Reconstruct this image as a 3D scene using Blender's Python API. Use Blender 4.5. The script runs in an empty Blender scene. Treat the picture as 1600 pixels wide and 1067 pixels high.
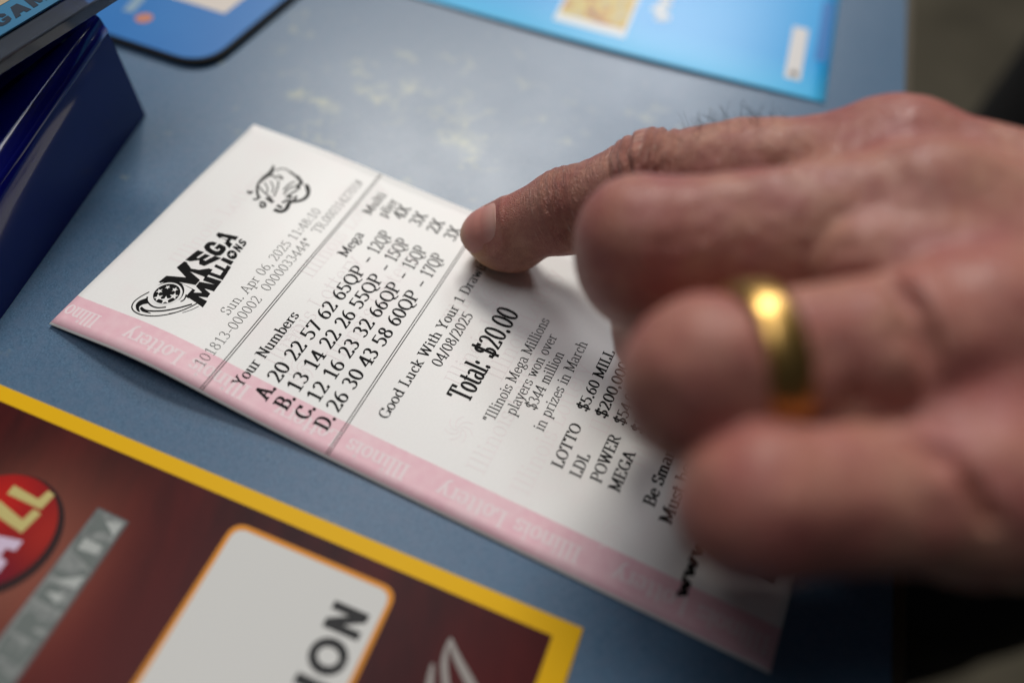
import bpy, bmesh, math, random
import numpy as np
from mathutils import Vector, Matrix, noise
R = math.radians
random.seed(7)
rng = np.random.default_rng(7)
MM = 0.001
sc = bpy.context.scene
col = sc.collection

# ------------------------------------------------------------------ camera
PITCH, ROLL, CAMH = 0.97, -0.132, 163.84
cam = bpy.data.cameras.new('camera')
cam.sensor_width = 36.0; cam.sensor_fit = 'HORIZONTAL'; cam.lens = 1244.0/1600*36
cam.clip_start = 0.01; cam.clip_end = 60
cam.dof.use_dof = True; cam.dof.focus_distance = 0.1940; cam.dof.aperture_fstop = 3.0; cam.dof.aperture_blades = 9
camo = bpy.data.objects.new('camera', cam); col.objects.link(camo)
cp, sp, cr, sr = math.cos(PITCH), math.sin(PITCH), math.cos(ROLL), math.sin(ROLL)
fwd = Vector((0, cp, -sp)); rgt = Vector((1, 0, 0)); dwn = Vector((0, -sp, -cp))
r2 = cr*rgt + sr*dwn; d2 = -sr*rgt + cr*dwn
m = Matrix((r2, -d2, -fwd)).transposed().to_4x4(); m.translation = Vector((0, 0, CAMH*MM))
camo.matrix_world = m
sc.camera = camo

# ------------------------------------------------------------------ world and lamps (ceiling lights of the shop)
w = bpy.data.worlds.new('World'); sc.world = w; w.use_nodes = True
w.node_tree.nodes['Background'].inputs[0].default_value = (0.78, 0.86, 1.0, 1)
w.node_tree.nodes['Background'].inputs[1].default_value = 0.03
sc.view_settings.view_transform = 'Standard'; sc.view_settings.look = 'None'
sc.view_settings.exposure = 0.08; sc.view_settings.gamma = 1.0
sc.render.film_transparent = False
def area(name, loc, target, size, size_y, power, color=(1, 1, 1)):
    l = bpy.data.lights.new(name, 'AREA'); l.shape = 'RECTANGLE'; l.size = size; l.size_y = size_y
    l.energy = power; l.color = color
    o = bpy.data.objects.new(name, l); col.objects.link(o); o.location = loc
    o.rotation_euler = (Vector(target)-Vector(loc)).to_track_quat('-Z', 'Y').to_euler()
    return o
area('ceiling_lamp', (-0.32, 1.87, 1.75), (0, 0.1, 0), 0.9, 0.35, 40, (1.0, 0.96, 0.90))
area('ceiling_lamp', (0.42, 2.73, 1.75), (0, 0.1, 0), 0.7, 0.35, 21, (0.98, 0.98, 1.0))
area('ceiling_lamp', (-0.45, 0.45, 1.85), (0, 0.1, 0), 1.3, 0.5, 10, (0.98, 0.97, 1.0))

# ------------------------------------------------------------------ material helpers
def mat(name, color, rough=0.5, metal=0.0, spec=0.22, sss=0.0, **kw):
    m = bpy.data.materials.new(name); m.use_nodes = True
    b = m.node_tree.nodes['Principled BSDF']
    b.inputs['Base Color'].default_value = (*color, 1); b.inputs['Roughness'].default_value = rough
    b.inputs['Metallic'].default_value = metal; b.inputs['Specular IOR Level'].default_value = spec
    return m
class NT:
    def __init__(s, m): s.t = m.node_tree; s.b = s.t.nodes['Principled BSDF']
    def n(s, typ, **kw):
        nd = s.t.nodes.new(typ)
        for k, v in kw.items():
            if k.startswith('i_'): nd.inputs[k[2:].replace('_', ' ')].default_value = v
            else: setattr(nd, k, v)
        return nd
    def l(s, a, b): s.t.links.new(a, b)
    def coord(s, kind='Object'): return s.n('ShaderNodeTexCoord').outputs[kind]
    def noise(s, vec, scale, detail=4, rough=0.5, dist=0.0):
        nd = s.n('ShaderNodeTexNoise'); nd.inputs['Scale'].default_value = scale
        nd.inputs['Detail'].default_value = detail; nd.inputs['Roughness'].default_value = rough
        nd.inputs['Distortion'].default_value = dist
        s.l(vec, nd.inputs['Vector']); return nd.outputs['Fac']
    def ramp(s, fac, stops, interp='LINEAR'):
        nd = s.n('ShaderNodeValToRGB'); e = nd.color_ramp.elements; nd.color_ramp.interpolation = interp
        while len(e) < len(stops): e.new(0.5)
        for i, (p, c) in enumerate(stops):
            e[i].position = p; e[i].color = (*c, 1) if len(c) == 3 else c
        s.l(fac, nd.inputs[0]); return nd.outputs[0]
    def mix(s, fac, a, b, mode='MIX'):
        nd = s.n('ShaderNodeMix', data_type='RGBA', blend_type=mode)
        for sock, v in ((nd.inputs[0], fac), (nd.inputs[6], a), (nd.inputs[7], b)):
            if isinstance(v, (float, int)): sock.default_value = v
            elif isinstance(v, tuple): sock.default_value = (*v, 1) if len(v) == 3 else v
            else: s.l(v, sock)
        return nd.outputs[2]
    def math(s, op, a, b=0.0, c=0.0, clamp=False):
        nd = s.n('ShaderNodeMath', operation=op); nd.use_clamp = clamp
        for sock, v in ((nd.inputs[0], a), (nd.inputs[1], b), (nd.inputs[2], c)):
            if isinstance(v, (float, int)): sock.default_value = v
            else: s.l(v, sock)
        return nd.outputs[0]
    def mapping(s, vec, scale=(1, 1, 1), rot=(0, 0, 0), loc=(0, 0, 0)):
        nd = s.n('ShaderNodeMapping'); nd.inputs['Scale'].default_value = scale
        nd.inputs['Rotation'].default_value = rot; nd.inputs['Location'].default_value = loc
        s.l(vec, nd.inputs['Vector']); return nd.outputs[0]
    def bump(s, h, strength=0.3, dist=0.0002):
        nd = s.n('ShaderNodeBump'); nd.inputs['Strength'].default_value = strength; nd.inputs['Distance'].default_value = dist
        s.l(h, nd.inputs['Height'])
        s.l(nd.outputs[0], s.b.inputs['Normal']); return nd
    def base(s, c): s.l(c, s.b.inputs['Base Color'])
    def rough(s, c): s.l(c, s.b.inputs['Roughness'])

# ------------------------------------------------------------------ object helpers (all shapes are given in millimetres, world frame)
def tag(o, label=None, cat=None, group=None, kind=None):
    if label: o['label'] = label
    if cat: o['category'] = cat
    if group: o['group'] = group
    if kind: o['kind'] = kind
    return o
def empty(name, loc):
    o = bpy.data.objects.new(name, None); col.objects.link(o); o.location = Vector(loc)*MM
    o.empty_display_size = 0.01
    return o
def obj(name, verts, faces, m, parent=None, smooth=False, origin=None):
    v = np.asarray(verts, dtype=float).reshape(-1, 3)
    if origin is None:
        origin = (np.array(parent.location)/MM) if parent is not None else np.zeros(3)
        while parent is not None and parent.parent is not None and False: pass
    org = np.array(origin, float)
    me = bpy.data.meshes.new(name)
    me.from_pydata(((v-org)*MM).tolist(), [], faces); me.update()
    if m is not None: me.materials.append(m)
    if smooth: me.polygons.foreach_set('use_smooth', [True]*len(me.polygons))
    o = bpy.data.objects.new(name, me); col.objects.link(o)
    if parent is not None:
        o.parent = parent
        tot = np.array(wloc(parent))/MM
        o.location = Vector((org-tot).tolist())*MM
    else: o.location = Vector(org.tolist())*MM
    return o
def wloc(o):
    l = Vector(o.location)
    while o.parent is not None: o = o.parent; l = l+Vector(o.location)
    return l
def tube(path, r, n=8, cap=True, closed=False):
    """path Nx3 mm -> verts, faces; r scalar or list"""
    P = np.asarray(path, float); N = len(P)
    rr = np.full(N, r) if np.isscalar(r) else np.asarray(r, float)
    V = []; F = []
    T = np.gradient(P, axis=0)
    if closed: T = np.roll(P, -1, 0)-np.roll(P, 1, 0)
    T /= np.linalg.norm(T, axis=1)[:, None]+1e-12
    up = np.array([0, 0, 1.0]) if abs(T[0][2]) < .9 else np.array([1.0, 0, 0])
    a = np.cross(T[0], up); a /= np.linalg.norm(a)
    for i in range(N):
        a = a-T[i]*(a@T[i]); a /= np.linalg.norm(a); b = np.cross(T[i], a)
        for k in range(n):
            t = 2*math.pi*k/n; V.append(P[i]+rr[i]*(math.cos(t)*a+math.sin(t)*b))
    M = N if closed else N-1
    for i in range(M):
        j = (i+1) % N
        for k in range(n):
            F.append((i*n+k, i*n+(k+1) % n, j*n+(k+1) % n, j*n+k))
    if cap and not closed:
        F.append(tuple(range(n))[::-1]); F.append(tuple((N-1)*n+k for k in range(n)))
    return V, F
def prism(poly, z0, z1, bevel=0.0):
    """outline polygon (ccw xy mm) extruded z0..z1, with an optional chamfered top edge"""
    P = np.asarray(poly, float); n = len(P)
    V = [(x, y, z0) for x, y in P]
    F = [tuple(range(n))[::-1]]
    rings = [(0, z1-bevel)]
    if bevel > 0: rings += [(bevel*.3, z1-bevel*.3), (bevel, z1)]
    nxt = np.roll(P, -1, 0)-P; nxt /= np.linalg.norm(nxt, axis=1)[:, None]+1e-12
    prv = P-np.roll(P, 1, 0); prv /= np.linalg.norm(prv, axis=1)[:, None]+1e-12
    nrm = np.stack([-(nxt+prv)[:, 1], (nxt+prv)[:, 0]], 1); nrm /= np.linalg.norm(nrm, axis=1)[:, None]+1e-12
    base = 0
    for off, z in rings:
        Q = P+nrm*off
        b = len(V); V += [(x, y, z) for x, y in Q]
        for k in range(n): F.append((base+k, base+(k+1) % n, b+(k+1) % n, b+k))
        base = b
    F.append(tuple(range(base, base+n)))
    return V, F
def round_poly(pts, rad, seg=8):
    """round the corners of a ccw polygon; rad scalar or list"""
    P = [np.array(p, float) for p in pts]; n = len(P); out = []
    for i in range(n):
        r = rad if np.isscalar(rad) else rad[i]
        p, a, b = P[i], P[i-1], P[(i+1) % n]
        if r <= 0: out.append(p); continue
        da = (a-p)/np.linalg.norm(a-p); db = (b-p)/np.linalg.norm(b-p)
        ang = math.acos(max(-1, min(1, da@db))); t = r/math.tan(ang/2)
        s, e = p+da*t, p+db*t
        for k in range(seg+1):
            u = k/seg; out.append((1-u)**2*s+2*u*(1-u)*p+u*u*e)
    return np.array(out)

# ------------------------------------------------------------------ serif print lettering, drawn with a broad nib
def A_(cx, cy, rx, ry, a0=0, a1=360): return ('a', cx, cy, rx, ry, a0, a1)
def L_(*p): return ('l',)+p
def S_(x, y, h=.13): return ('l', x-h, y, x+h, y)
G = {
'0': (.62, [A_(.31, .5, .22, .47)]),
'1': (.62, [L_(.33, .02, .33, .97, .16, .82), S_(.33, .03, .17)]),
'2': (.62, [A_(.29, .73, .19, .24, 165, -20), L_(.47, .64, .36, .42, .10, .04, .52, .04, .53, .17)]),
'3': (.62, [A_(.27, .75, .18, .22, 155, -85), A_(.27, .27, .23, .24, 88, -150)]),
'4': (.62, [L_(.42, .02, .42, .97, .05, .28, .57, .28), S_(.42, .03)]),
'5': (.62, [L_(.50, .95, .15, .95, .13, .53), A_(.27, .31, .24, .28, 125, -150)]),
'6': (.62, [A_(.31, .30, .21, .28), A_(.52, .36, .42, .60, 97, 185)]),
'7': (.62, [L_(.09, .80, .10, .95, .53, .95, .24, .02)]),
'8': (.62, [A_(.31, .75, .16, .21), A_(.31, .27, .21, .25)]),
'9': (.62, [A_(.31, .69, .21, .28), A_(.10, .63, .42, .60, -83, 5)]),
'A': (.80, [L_(.12, .02, .40, .97, .68, .02), L_(.22, .34, .58, .34), S_(.12, .03), S_(.68, .03)]),
'B': (.74, [L_(.18, .02, .18, .97), L_(.06, .97, .40, .97), A_(.40, .745, .18, .225, 90, -90), L_(.18, .52, .42, .52), A_(.42, .275, .21, .25, 90, -90), L_(.06, .03, .42, .03)]),
'C': (.76, [A_(.42, .5, .31, .47, 42, 318), L_(.65, .96, .65, .74), L_(.65, .26, .65, .10)]),
'D': (.80, [L_(.18, .02, .18, .97), L_(.06, .97, .38, .97), A_(.38, .5, .32, .47, 90, -90), L_(.06, .03, .38, .03)]),
'E': (.70, [L_(.18, .02, .18, .97), L_(.06, .97, .60, .97, .60, .78), L_(.18, .52, .45, .52), L_(.06, .03, .62, .03, .62, .24)]),
'G': (.80, [A_(.42, .5, .31, .47, 42, 345), L_(.65, .96, .65, .74), L_(.70, .42, .70, .08), S_(.66, .42)]),
'I': (.40, [L_(.20, .02, .20, .97), S_(.20, .97, .14), S_(.20, .03, .14)]),
'L': (.66, [L_(.18, .02, .18, .97), S_(.18, .97), L_(.06, .03, .58, .03, .58, .26)]),
'M': (.98, [L_(.16, .02, .16, .97, .48, .10, .80, .97, .80, .02), S_(.14, .03, .11), S_(.80, .03, .11), S_(.10, .97, .08), S_(.86, .97, .08)]),
'N': (.82, [L_(.18, .02, .18, .97, .66, .03, .66, .97), S_(.18, .03, .11), S_(.12, .97, .09), S_(.66, .97, .11)]),
'O': (.82, [A_(.41, .5, .32, .47)]),
'P': (.70, [L_(.18, .02, .18, .97), L_(.06, .97, .40, .97), A_(.40, .72, .20, .25, 90, -90), L_(.18, .47, .40, .47), S_(.18, .03)]),
'Q': (.82, [A_(.41, .5, .32, .47), L_(.38, .10, .52, -.12, .74, -.16)]),
'R': (.76, [L_(.18, .02, .18, .97), L_(.06, .97, .40, .97), A_(.40, .73, .19, .24, 90, -90), L_(.18, .49, .40, .49, .64, .03, .74, .03), S_(.18, .03)]),
'S': (.62, [A_(.31, .74, .20, .23, 35, 250), A_(.31, .27, .22, .25, 75, -145), L_(.49, .96, .49, .78), L_(.10, .04, .10, .24)]),
'T': (.74, [L_(.37, .02, .37, .97), L_(.05, .78, .05, .97, .69, .97, .69, .78), S_(.37, .03)]),
'W': (1.06, [L_(.12, .97, .32, .03, .53, .90, .74, .03, .94, .97), S_(.12, .97), S_(.94, .97, .1), S_(.53, .97, .1)]),
'X': (.76, [L_(.12, .97, .64, .03), L_(.62, .97, .13, .03), S_(.14, .97, .11), S_(.62, .97, .11), S_(.13, .03, .11), S_(.64, .03, .11)]),
'Y': (.76, [L_(.12, .97, .38, .48, .64, .97), L_(.38, .50, .38, .02), S_(.12, .97, .11), S_(.64, .97, .11), S_(.38, .03)]),
'a': (.58, [A_(.26, .50, .17, .19, 150, 0), L_(.43, .50, .43, .10, .54, .03), A_(.25, .20, .17, .18, 60, 340)]),
'b': (.62, [L_(.14, .02, .14, 1.0, .05, 1.0), A_(.33, .34, .20, .33, 160, -160)]),
'c': (.54, [A_(.30, .34, .20, .33, 50, 320), L_(.46, .62, .46, .50)]),
'd': (.64, [L_(.48, .02, .48, 1.0, .38, 1.0), A_(.29, .34, .20, .33, 20, 340), S_(.52, .03, .06)]),
'e': (.58, [A_(.30, .34, .21, .33, 0, 325), L_(.10, .38, .50, .38)]),
'f': (.38, [L_(.17, .02, .17, .80), A_(.30, .82, .13, .18, 180, 60), S_(.19, .66, .13), S_(.17, .03)]),
'g': (.60, [A_(.28, .42, .17, .24), A_(.28, -.10, .21, .15), L_(.16, .22, .14, .10, .40, .04), L_(.42, .58, .54, .64)]),
'h': (.66, [L_(.15, .02, .15, 1.0, .06, 1.0), A_(.33, .46, .17, .21, 160, 0), L_(.50, .46, .50, .02), S_(.15, .03, .1), S_(.50, .03, .1)]),
'i': (.34, [L_(.08, .66, .17, .66, .17, .02), S_(.17, .03), A_(.16, .90, .04, .04)]),
'k': (.62, [L_(.15, .02, .15, 1.0, .06, 1.0), L_(.48, .64, .17, .32), L_(.25, .40, .50, .03), S_(.15, .03, .1), S_(.50, .03, .09), S_(.46, .66, .1)]),
'l': (.34, [L_(.08, 1.0, .17, 1.0, .17, .02), S_(.17, .03)]),
'm': (.98, [L_(.06, .65, .15, .65, .15, .02), A_(.31, .46, .16, .21, 160, 0), L_(.47, .46, .47, .02), A_(.63, .46, .16, .21, 160, 0), L_(.79, .46, .79, .02), S_(.15, .03, .1), S_(.47, .03, .1), S_(.80, .03, .1)]),
'n': (.66, [L_(.06, .65, .15, .65, .15, .02), A_(.33, .46, .17, .21, 160, 0), L_(.50, .46, .50, .02), S_(.15, .03, .1), S_(.50, .03, .1)]),
'o': (.58, [A_(.29, .34, .21, .33)]),
'p': (.62, [L_(.05, .65, .14, .65, .14, -.30), A_(.33, .34, .20, .33, 160, -160), S_(.14, -.28, .1)]),
'r': (.48, [L_(.06, .65, .16, .65, .16, .02), A_(.34, .46, .18, .20, 170, 50), S_(.16, .03)]),
's': (.48, [A_(.24, .50, .15, .16, 35, 260), A_(.24, .18, .17, .16, 80, -145), L_(.39, .64, .39, .52), L_(.08, .04, .08, .17)]),
't': (.42, [L_(.18, .88, .18, .14), A_(.29, .15, .11, .13, 180, 320), S_(.20, .65, .15)]),
'u': (.66, [L_(.06, .65, .14, .65, .14, .20), A_(.30, .20, .16, .18, 180, 340), L_(.38, .65, .48, .65, .48, .02, .56, .03)]),
'v': (.58, [L_(.10, .65, .29, .03, .48, .65), S_(.10, .66, .1), S_(.48, .66, .1)]),
'w': (.84, [L_(.10, .65, .26, .03, .42, .60, .58, .03, .74, .65), S_(.10, .66, .1), S_(.74, .66, .1)]),
'y': (.58, [L_(.10, .65, .30, .05), L_(.50, .65, .24, -.16, .10, -.28), S_(.10, .66, .1), S_(.50, .66, .09)]),
'z': (.54, [L_(.10, .52, .10, .64, .44, .64, .08, .03, .46, .03, .46, .16)]),
'.': (.28, [A_(.13, .05, .045, .045)]),
',': (.28, [A_(.13, .05, .045, .045), L_(.16, .05, .12, -.14)]),
':': (.30, [A_(.15, .08, .045, .045), A_(.15, .56, .045, .045)]),
'-': (.46, [L_(.08, .36, .38, .36, .38, .37)]),
'/': (.42, [L_(.36, 1.0, .06, -.06)]),
'$': (.62, [A_(.31, .73, .20, .22, 35, 250), A_(.31, .27, .22, .24, 75, -145), L_(.31, 1.10, .31, -.12), L_(.49, .94, .49, .78), L_(.10, .06, .10, .22)]),
'*': (.46, [L_(.22, .96, .22, .60), L_(.08, .88, .36, .68), L_(.36, .88, .08, .68)]),
'(': (.36, [A_(.40, .42, .26, .62, 125, 235)]),
')': (.36, [A_(-.04, .42, .26, .62, 55, -55)]),
'#': (.66, [L_(.24, .95, .14, .05), L_(.48, .95, .38, .05), L_(.08, .65, .56, .65), L_(.04, .33, .52, .33)]),
'"': (.40, [L_(.12, 1.0, .10, .72), L_(.28, 1.0, .26, .72)]),
' ': (.36, []),
}
def nib_strokes(text, nx, ny):
    """-> list of quad strips in cap-height units, total width"""
    strips = []; x = 0
    for ch in text:
        wd, prims = G[ch]
        for p in prims:
            if p[0] == 'a':
                _, cx, cy, rx, ry, a0, a1 = p
                k = max(4, int(abs(a1-a0)/18))
                pts = [(cx+rx*math.cos(R(a0+(a1-a0)*i/k)), cy+ry*math.sin(R(a0+(a1-a0)*i/k))) for i in range(k+1)]
                segs = [pts]
            else:
                q = p[1:]; pts = [(q[i], q[i+1]) for i in range(0, len(q), 2)]
                segs = [pts[i:i+2] for i in range(len(pts)-1)]
            small = p[0] == 'a' and p[3] < .05
            for s in segs:
                s = np.array(s, float)
                T = np.gradient(s, axis=0); T /= np.linalg.norm(T, axis=1)[:, None]+1e-9
                if len(s) == 2:
                    e = ny if abs(T[0][0]) > .7 else ny*.6
                    s = s+np.array([-T[0]*e, T[1]*e])
                N = np.stack([-T[:, 1], T[:, 0]], 1)
                a, b = (nx, ny) if not small else (nx*.7, nx*.7)
                O = np.stack([a*a*N[:, 0], b*b*N[:, 1]], 1)/np.sqrt((a*N[:, 0])**2+(b*N[:, 1])**2)[:, None]
                strips.append((s+O+[x, 0], s-O+[x, 0]))
        x += wd
    return strips, x
def text_mesh(text, place, w_mm, cap, nx=.055, ny=.028, fill=None):
    """place(a, b): local mm (a along the reading direction, b up) -> world xyz mm"""
    st, tot = nib_strokes(text, nx, ny); sx = w_mm/tot
    V = []; F = []
    for i, (l, r) in enumerate(st):
        b = len(V)
        for p, q in zip(l, r):
            for c in (p, q):
                X = np.array(place(c[0]*sx, c[1]*cap), float); X[2] += 0.0006*(i % 7)
                V.append(X)
        for k in range(len(l)-1): F.append((b+2*k, b+2*k+1, b+2*k+3, b+2*k+2))
    return V, F
def disc(cx, cy, rx, ry, n=28, rot=0): return [(cx+rx*math.cos(2*math.pi*k/n)*math.cos(rot)-ry*math.sin(2*math.pi*k/n)*math.sin(rot), cy+rx*math.cos(2*math.pi*k/n)*math.sin(rot)+ry*math.sin(2*math.pi*k/n)*math.cos(rot)) for k in range(n)]
def star(cx, cy, r, rot=0, n=5, inner=.42): return [(cx+(r if k % 2 == 0 else r*inner)*math.cos(rot+math.pi*k/n), cy+(r if k % 2 == 0 else r*inner)*math.sin(rot+math.pi*k/n)) for k in range(2*n)]
class Flat:
    """collects flat printed shapes (polygons in a local plane) into one mesh"""
    def __init__(s, place): s.p = place; s.V = []; s.F = []; s.k = 0
    def poly(s, pts, dz=0.0):
        from mathutils.geometry import tessellate_polygon
        tris = tessellate_polygon([[Vector((x, y, 0)) for x, y in pts]])
        b = len(s.V); s.k += 1
        for x, y in pts:
            X = np.array(s.p(x, y), float); X[2] += dz+0.0007*(s.k % 9); s.V.append(X)
        s.F += [tuple(b+i for i in t) for t in tris]
    def line(s, pts, wd, dz=0.0):
        P = np.asarray(pts, float); T = np.gradient(P, axis=0); T /= np.linalg.norm(T, axis=1)[:, None]+1e-9
        N = np.stack([-T[:, 1], T[:, 0]], 1); ww = np.full(len(P), wd) if np.isscalar(wd) else np.asarray(wd)
        b = len(s.V); s.k += 1
        for p, n, q in zip(P, N, ww):
            for e in (1, -1):
                c = p+n*q*.5*e; X = np.array(s.p(*c), float); X[2] += dz+0.0007*(s.k % 9); s.V.append(X)
        for k in range(len(P)-1): s.F.append((b+2*k, b+2*k+1, b+2*k+3, b+2*k+2))
    def build(s, name, m, parent): return obj(name, s.V, s.F, m, parent)
def smooth_curve(pts, n=8):
    P = np.asarray(pts, float); out = []
    for i in range(len(P)-1):
        p0, p1, p2, p3 = P[max(i-1, 0)], P[i], P[i+1], P[min(i+2, len(P)-1)]
        for k in range(n):
            t = k/n; out.append(.5*((2*p1)+(-p0+p2)*t+(2*p0-5*p1+4*p2-p3)*t*t+(-p0+3*p1-3*p2+p3)*t**3))
    out.append(P[-1]); return np.array(out)
# heavy block capitals as polygons in a unit cell (x 0..1, y 0..1)
BLOCK = {
'M': [[(0, 0), (.0, 1), (.30, 1), (.5, .50), (.70, 1), (1, 1), (1, 0), (.72, 0), (.72, .55), (.59, .10), (.41, .10), (.28, .55), (.28, 0)]],
'E': [[(0, 0), (0, 1), (1, 1), (1, .72), (.42, .72), (.42, .62), (.9, .62), (.9, .40), (.42, .40), (.42, .28), (1, .28), (1, 0)]],
'G': [[(.97, .62), (.95, .82), (.75, .98), (.5, 1), (.2, .95), (.02, .72), (0, .45), (.05, .2), (.25, .03), (.5, 0), (.8, .03), (1, .16), (1, .52), (.52, .52), (.52, .34), (.66, .34), (.66, .27), (.5, .24), (.38, .32), (.34, .5), (.38, .68), (.5, .76), (.62, .72), (.66, .62)]],
'A': [[(0, 0), (.30, 1), (.72, 1), (1, 0), (.68, 0), (.64, .2), (.38, .2), (.34, 0)]],
'I': [[(0, 0), (0, 1), (1, 1), (1, 0)]],
'L': [[(0, 0), (0, 1), (.4, 1), (.4, .3), (1, .3), (1, 0)]],
'O': [[(.5+.5*math.cos(R(a)), .5+.5*math.sin(R(a))) for a in range(0, 360, 15)]],
'N': [[(0, 0), (0, 1), (.32, 1), (.68, .5), (.68, 1), (1, 1), (1, 0), (.68, 0), (.32, .5), (.32, 0)]],
'P': [[(0, 0), (0, 1), (.7, 1), (.92, .92), (1, .7), (.92, .45), (.7, .35), (.35, .35), (.35, 0)]],
'Y': [[(0, 1), (.35, 1), (.5, .7), (.66, 1), (1, 1), (.67, .42), (.67, 0), (.33, 0), (.33, .42)]],
'W': [[(0, 1), (.2, 0), (.42, 0), (.5, .45), (.58, 0), (.8, 0), (1, 1), (.76, 1), (.68, .5), (.6, 1), (.4, 1), (.32, .5), (.24, 1)]],
'R': [[(0, 0), (0, 1), (.7, 1), (.95, .9), (.98, .66), (.8, .45), (1, 0), (.66, 0), (.5, .38), (.34, .38), (.34, 0)]],
'S': [[(.02, .08), (.5, 0), (.9, .08), (1, .3), (.85, .52), (.36, .66), (.38, .76), (.55, .78), (.92, .7), (.95, .93), (.5, 1), (.12, .92), (.02, .7), (.15, .47), (.62, .34), (.62, .25), (.5, .22), (.05, .32)]],
'B': [[(0, 0), (0, 1), (.68, 1), (.92, .88), (.92, .64), (.78, .53), (.98, .4), (.98, .14), (.75, 0)]],
}
def block(flat, ch, BL, BR, TR, TL, grow=1.0, dz=0.0):
    BL, BR, TR, TL = (np.array(p, float) for p in (BL, BR, TR, TL)); cc = (BL+BR+TR+TL)/4
    BL, BR, TR, TL = (cc+(p-cc)*grow for p in (BL, BR, TR, TL))
    for poly in BLOCK[ch]:
        flat.poly([tuple((1-x)*(1-y)*BL+x*(1-y)*BR+x*y*TR+(1-x)*y*TL) for x, y in poly], dz)

# ------------------------------------------------------------------ the counter
m_counter = mat('laminate', (0.09, 0.145, 0.25), 0.33, spec=0.36)
t = NT(m_counter); oc = t.coord()
fine = t.noise(oc, 2600, 2, .7); mid = t.noise(oc, 420, 3, .6); big = t.noise(oc, 14, 5, .6)
c = t.ramp(fine, [(.30, (.030, .075, .140)), (.5, (.060, .127, .210)), (.70, (.110, .190, .285))])
c = t.mix(t.ramp(mid, [(.40, (0, 0, 0)), (.75, (1, 1, 1))]), c, (.082, .135, .215))
# worn patches where the printed layer has rubbed through
sep = t.n('ShaderNodeSeparateXYZ'); t.l(oc, sep.inputs[0])
def blob(cx, cy, rx, ry):
    a = t.math('DIVIDE', t.math('SUBTRACT', sep.outputs[0], cx*MM), rx*MM)
    b = t.math('DIVIDE', t.math('SUBTRACT', sep.outputs[1], (cy-200)*MM), ry*MM)
    d = t.math('ADD', t.math('MULTIPLY', a, a), t.math('MULTIPLY', b, b))
    return t.math('POWER', 2.718, t.math('MULTIPLY', d, -1.0))
area_ = blob(-28, 195, 62, 34)
w1 = t.noise(oc, 125, 4, .62, 0); w2 = t.noise(oc, 330, 4, .7, 0)
wear = t.math('ADD', t.math('MULTIPLY', w1, .75), t.math('MULTIPLY', w2, .45))
wear = t.math('ADD', wear, t.math('MULTIPLY', area_, .17))
for bx, by, brx, bry, amp in ((-66, 193, 9, 9, .10), (-74, 178, 8, 6, .08), (2, 182, 7, 4, .16), (-40, 171, 11, 6, .10), (-22, 182, 9, 5, .10), (-84, 228, 16, 8, .10), (40, 205, 12, 7, .09)):
    wear = t.math('ADD', wear, t.math('MULTIPLY', blob(bx, by, brx, bry), amp))
wmask = t.ramp(wear, [(.73, (0, 0, 0)), (.98, (.42, .42, .42))])
wmask = t.math('MULTIPLY', wmask, t.ramp(t.noise(oc, 70, 3, .55), [(.45, (0, 0, 0)), (.60, (1.5, 1.5, 1.5))]))
c = t.mix(wmask, c, (.46, .46, .28))
dots = t.noise(oc, 330, 2, .5); c = t.mix(t.ramp(dots, [(.795, (0, 0, 0)), (.82, (.8, .8, .8))]), c, (.02, .025, .04))
t.base(c)
t.rough(t.ramp(big, [(.3, (.30, .30, .30)), (.7, (.40, .40, .40))]))
t.bump(fine, .25, .00006)
def edge_x(y): return 130.0+(y-290.1)*(130.0-86.9)/(290.1-57.3)
ctr = [(-700, -260), (edge_x(-260), -260), (edge_x(800), 800), (-700, 800)]
V, F = prism(ctr, -38, 0, 0)
counter = empty('counter', (0, 200, -38))
tag(counter, 'blue speckled laminate shop counter with rubbed pale worn patches', 'counter')
obj('countertop', V, F, m_counter, counter)
m_trim = mat('edge_metal', (.10, .085, .06), .35, .6)
e0 = np.array([edge_x(-260), -260]); e1 = np.array([edge_x(800), 800]); en = np.array([(e1-e0)[1], -(e1-e0)[0]]); en /= np.linalg.norm(en)
V, F = prism([e0+en*.05, e0+en*2.6, e1+en*2.6, e1+en*.05], -37.5, .35, .25)
obj('edge_trim', V, F, m_trim, counter)
m_front = mat('counter_front', (.045, .04, .035), .6)
V, F = prism([(-698, -258), (edge_x(-258)-22, -258), (edge_x(798)-22, 798), (-698, 798)], -950, -38.2, 0)
obj('front_panel', V, F, m_front, counter)

# floor of the shop
m_floor = mat('floor_tile', (.10, .085, .06), .45)
t = NT(m_floor); oc = t.coord()
t.base(t.ramp(t.noise(oc, 6, 5, .6), [(.35, (.075, .066, .047)), (.65, (.12, .105, .075))]))
fl = obj('floor', [(-6000, -6000, -952), (9000, -6000, -952), (9000, 9000, -952), (-6000, 9000, -952)], [(0, 1, 2, 3)], m_floor)
tag(fl, kind='structure')

# ------------------------------------------------------------------ the lottery ticket
TW, TL = 82.0, 179.5
TA = 1.241; DU = np.array([math.cos(TA), math.sin(TA), 0]); DV = np.array([math.sin(TA), -math.cos(TA), 0]); TO = np.array([-110.419, 99.13, 0])
VK = [-5, 0, 10, 20, 30, 40, 50, 62, 75, 90, 110, 200]; ZK = [.5, .5, 2.2, 4.0, 4.6, 3.9, 2.7, 1.7, 1.0, .55, .4, .35]
_vv = np.arange(-5, 200, 1.0); _zz = np.interp(_vv, VK, ZK)
_ker = np.exp(-np.linspace(-2, 2, 13)**2); _ker /= _ker.sum(); _zp = np.pad(_zz, 6, mode='edge'); _zz = np.convolve(_zp, _ker, 'valid')
def zt(u, v):
    a = float(np.interp(v, _vv, _zz)); g = float(np.interp(u, [0, 82], [1, .22]))
    return .4+(a-.4)*g+.10*math.sin(u*.13+v*.045+.6)+.06*math.sin(u*.05-v*.11)+.1
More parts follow.
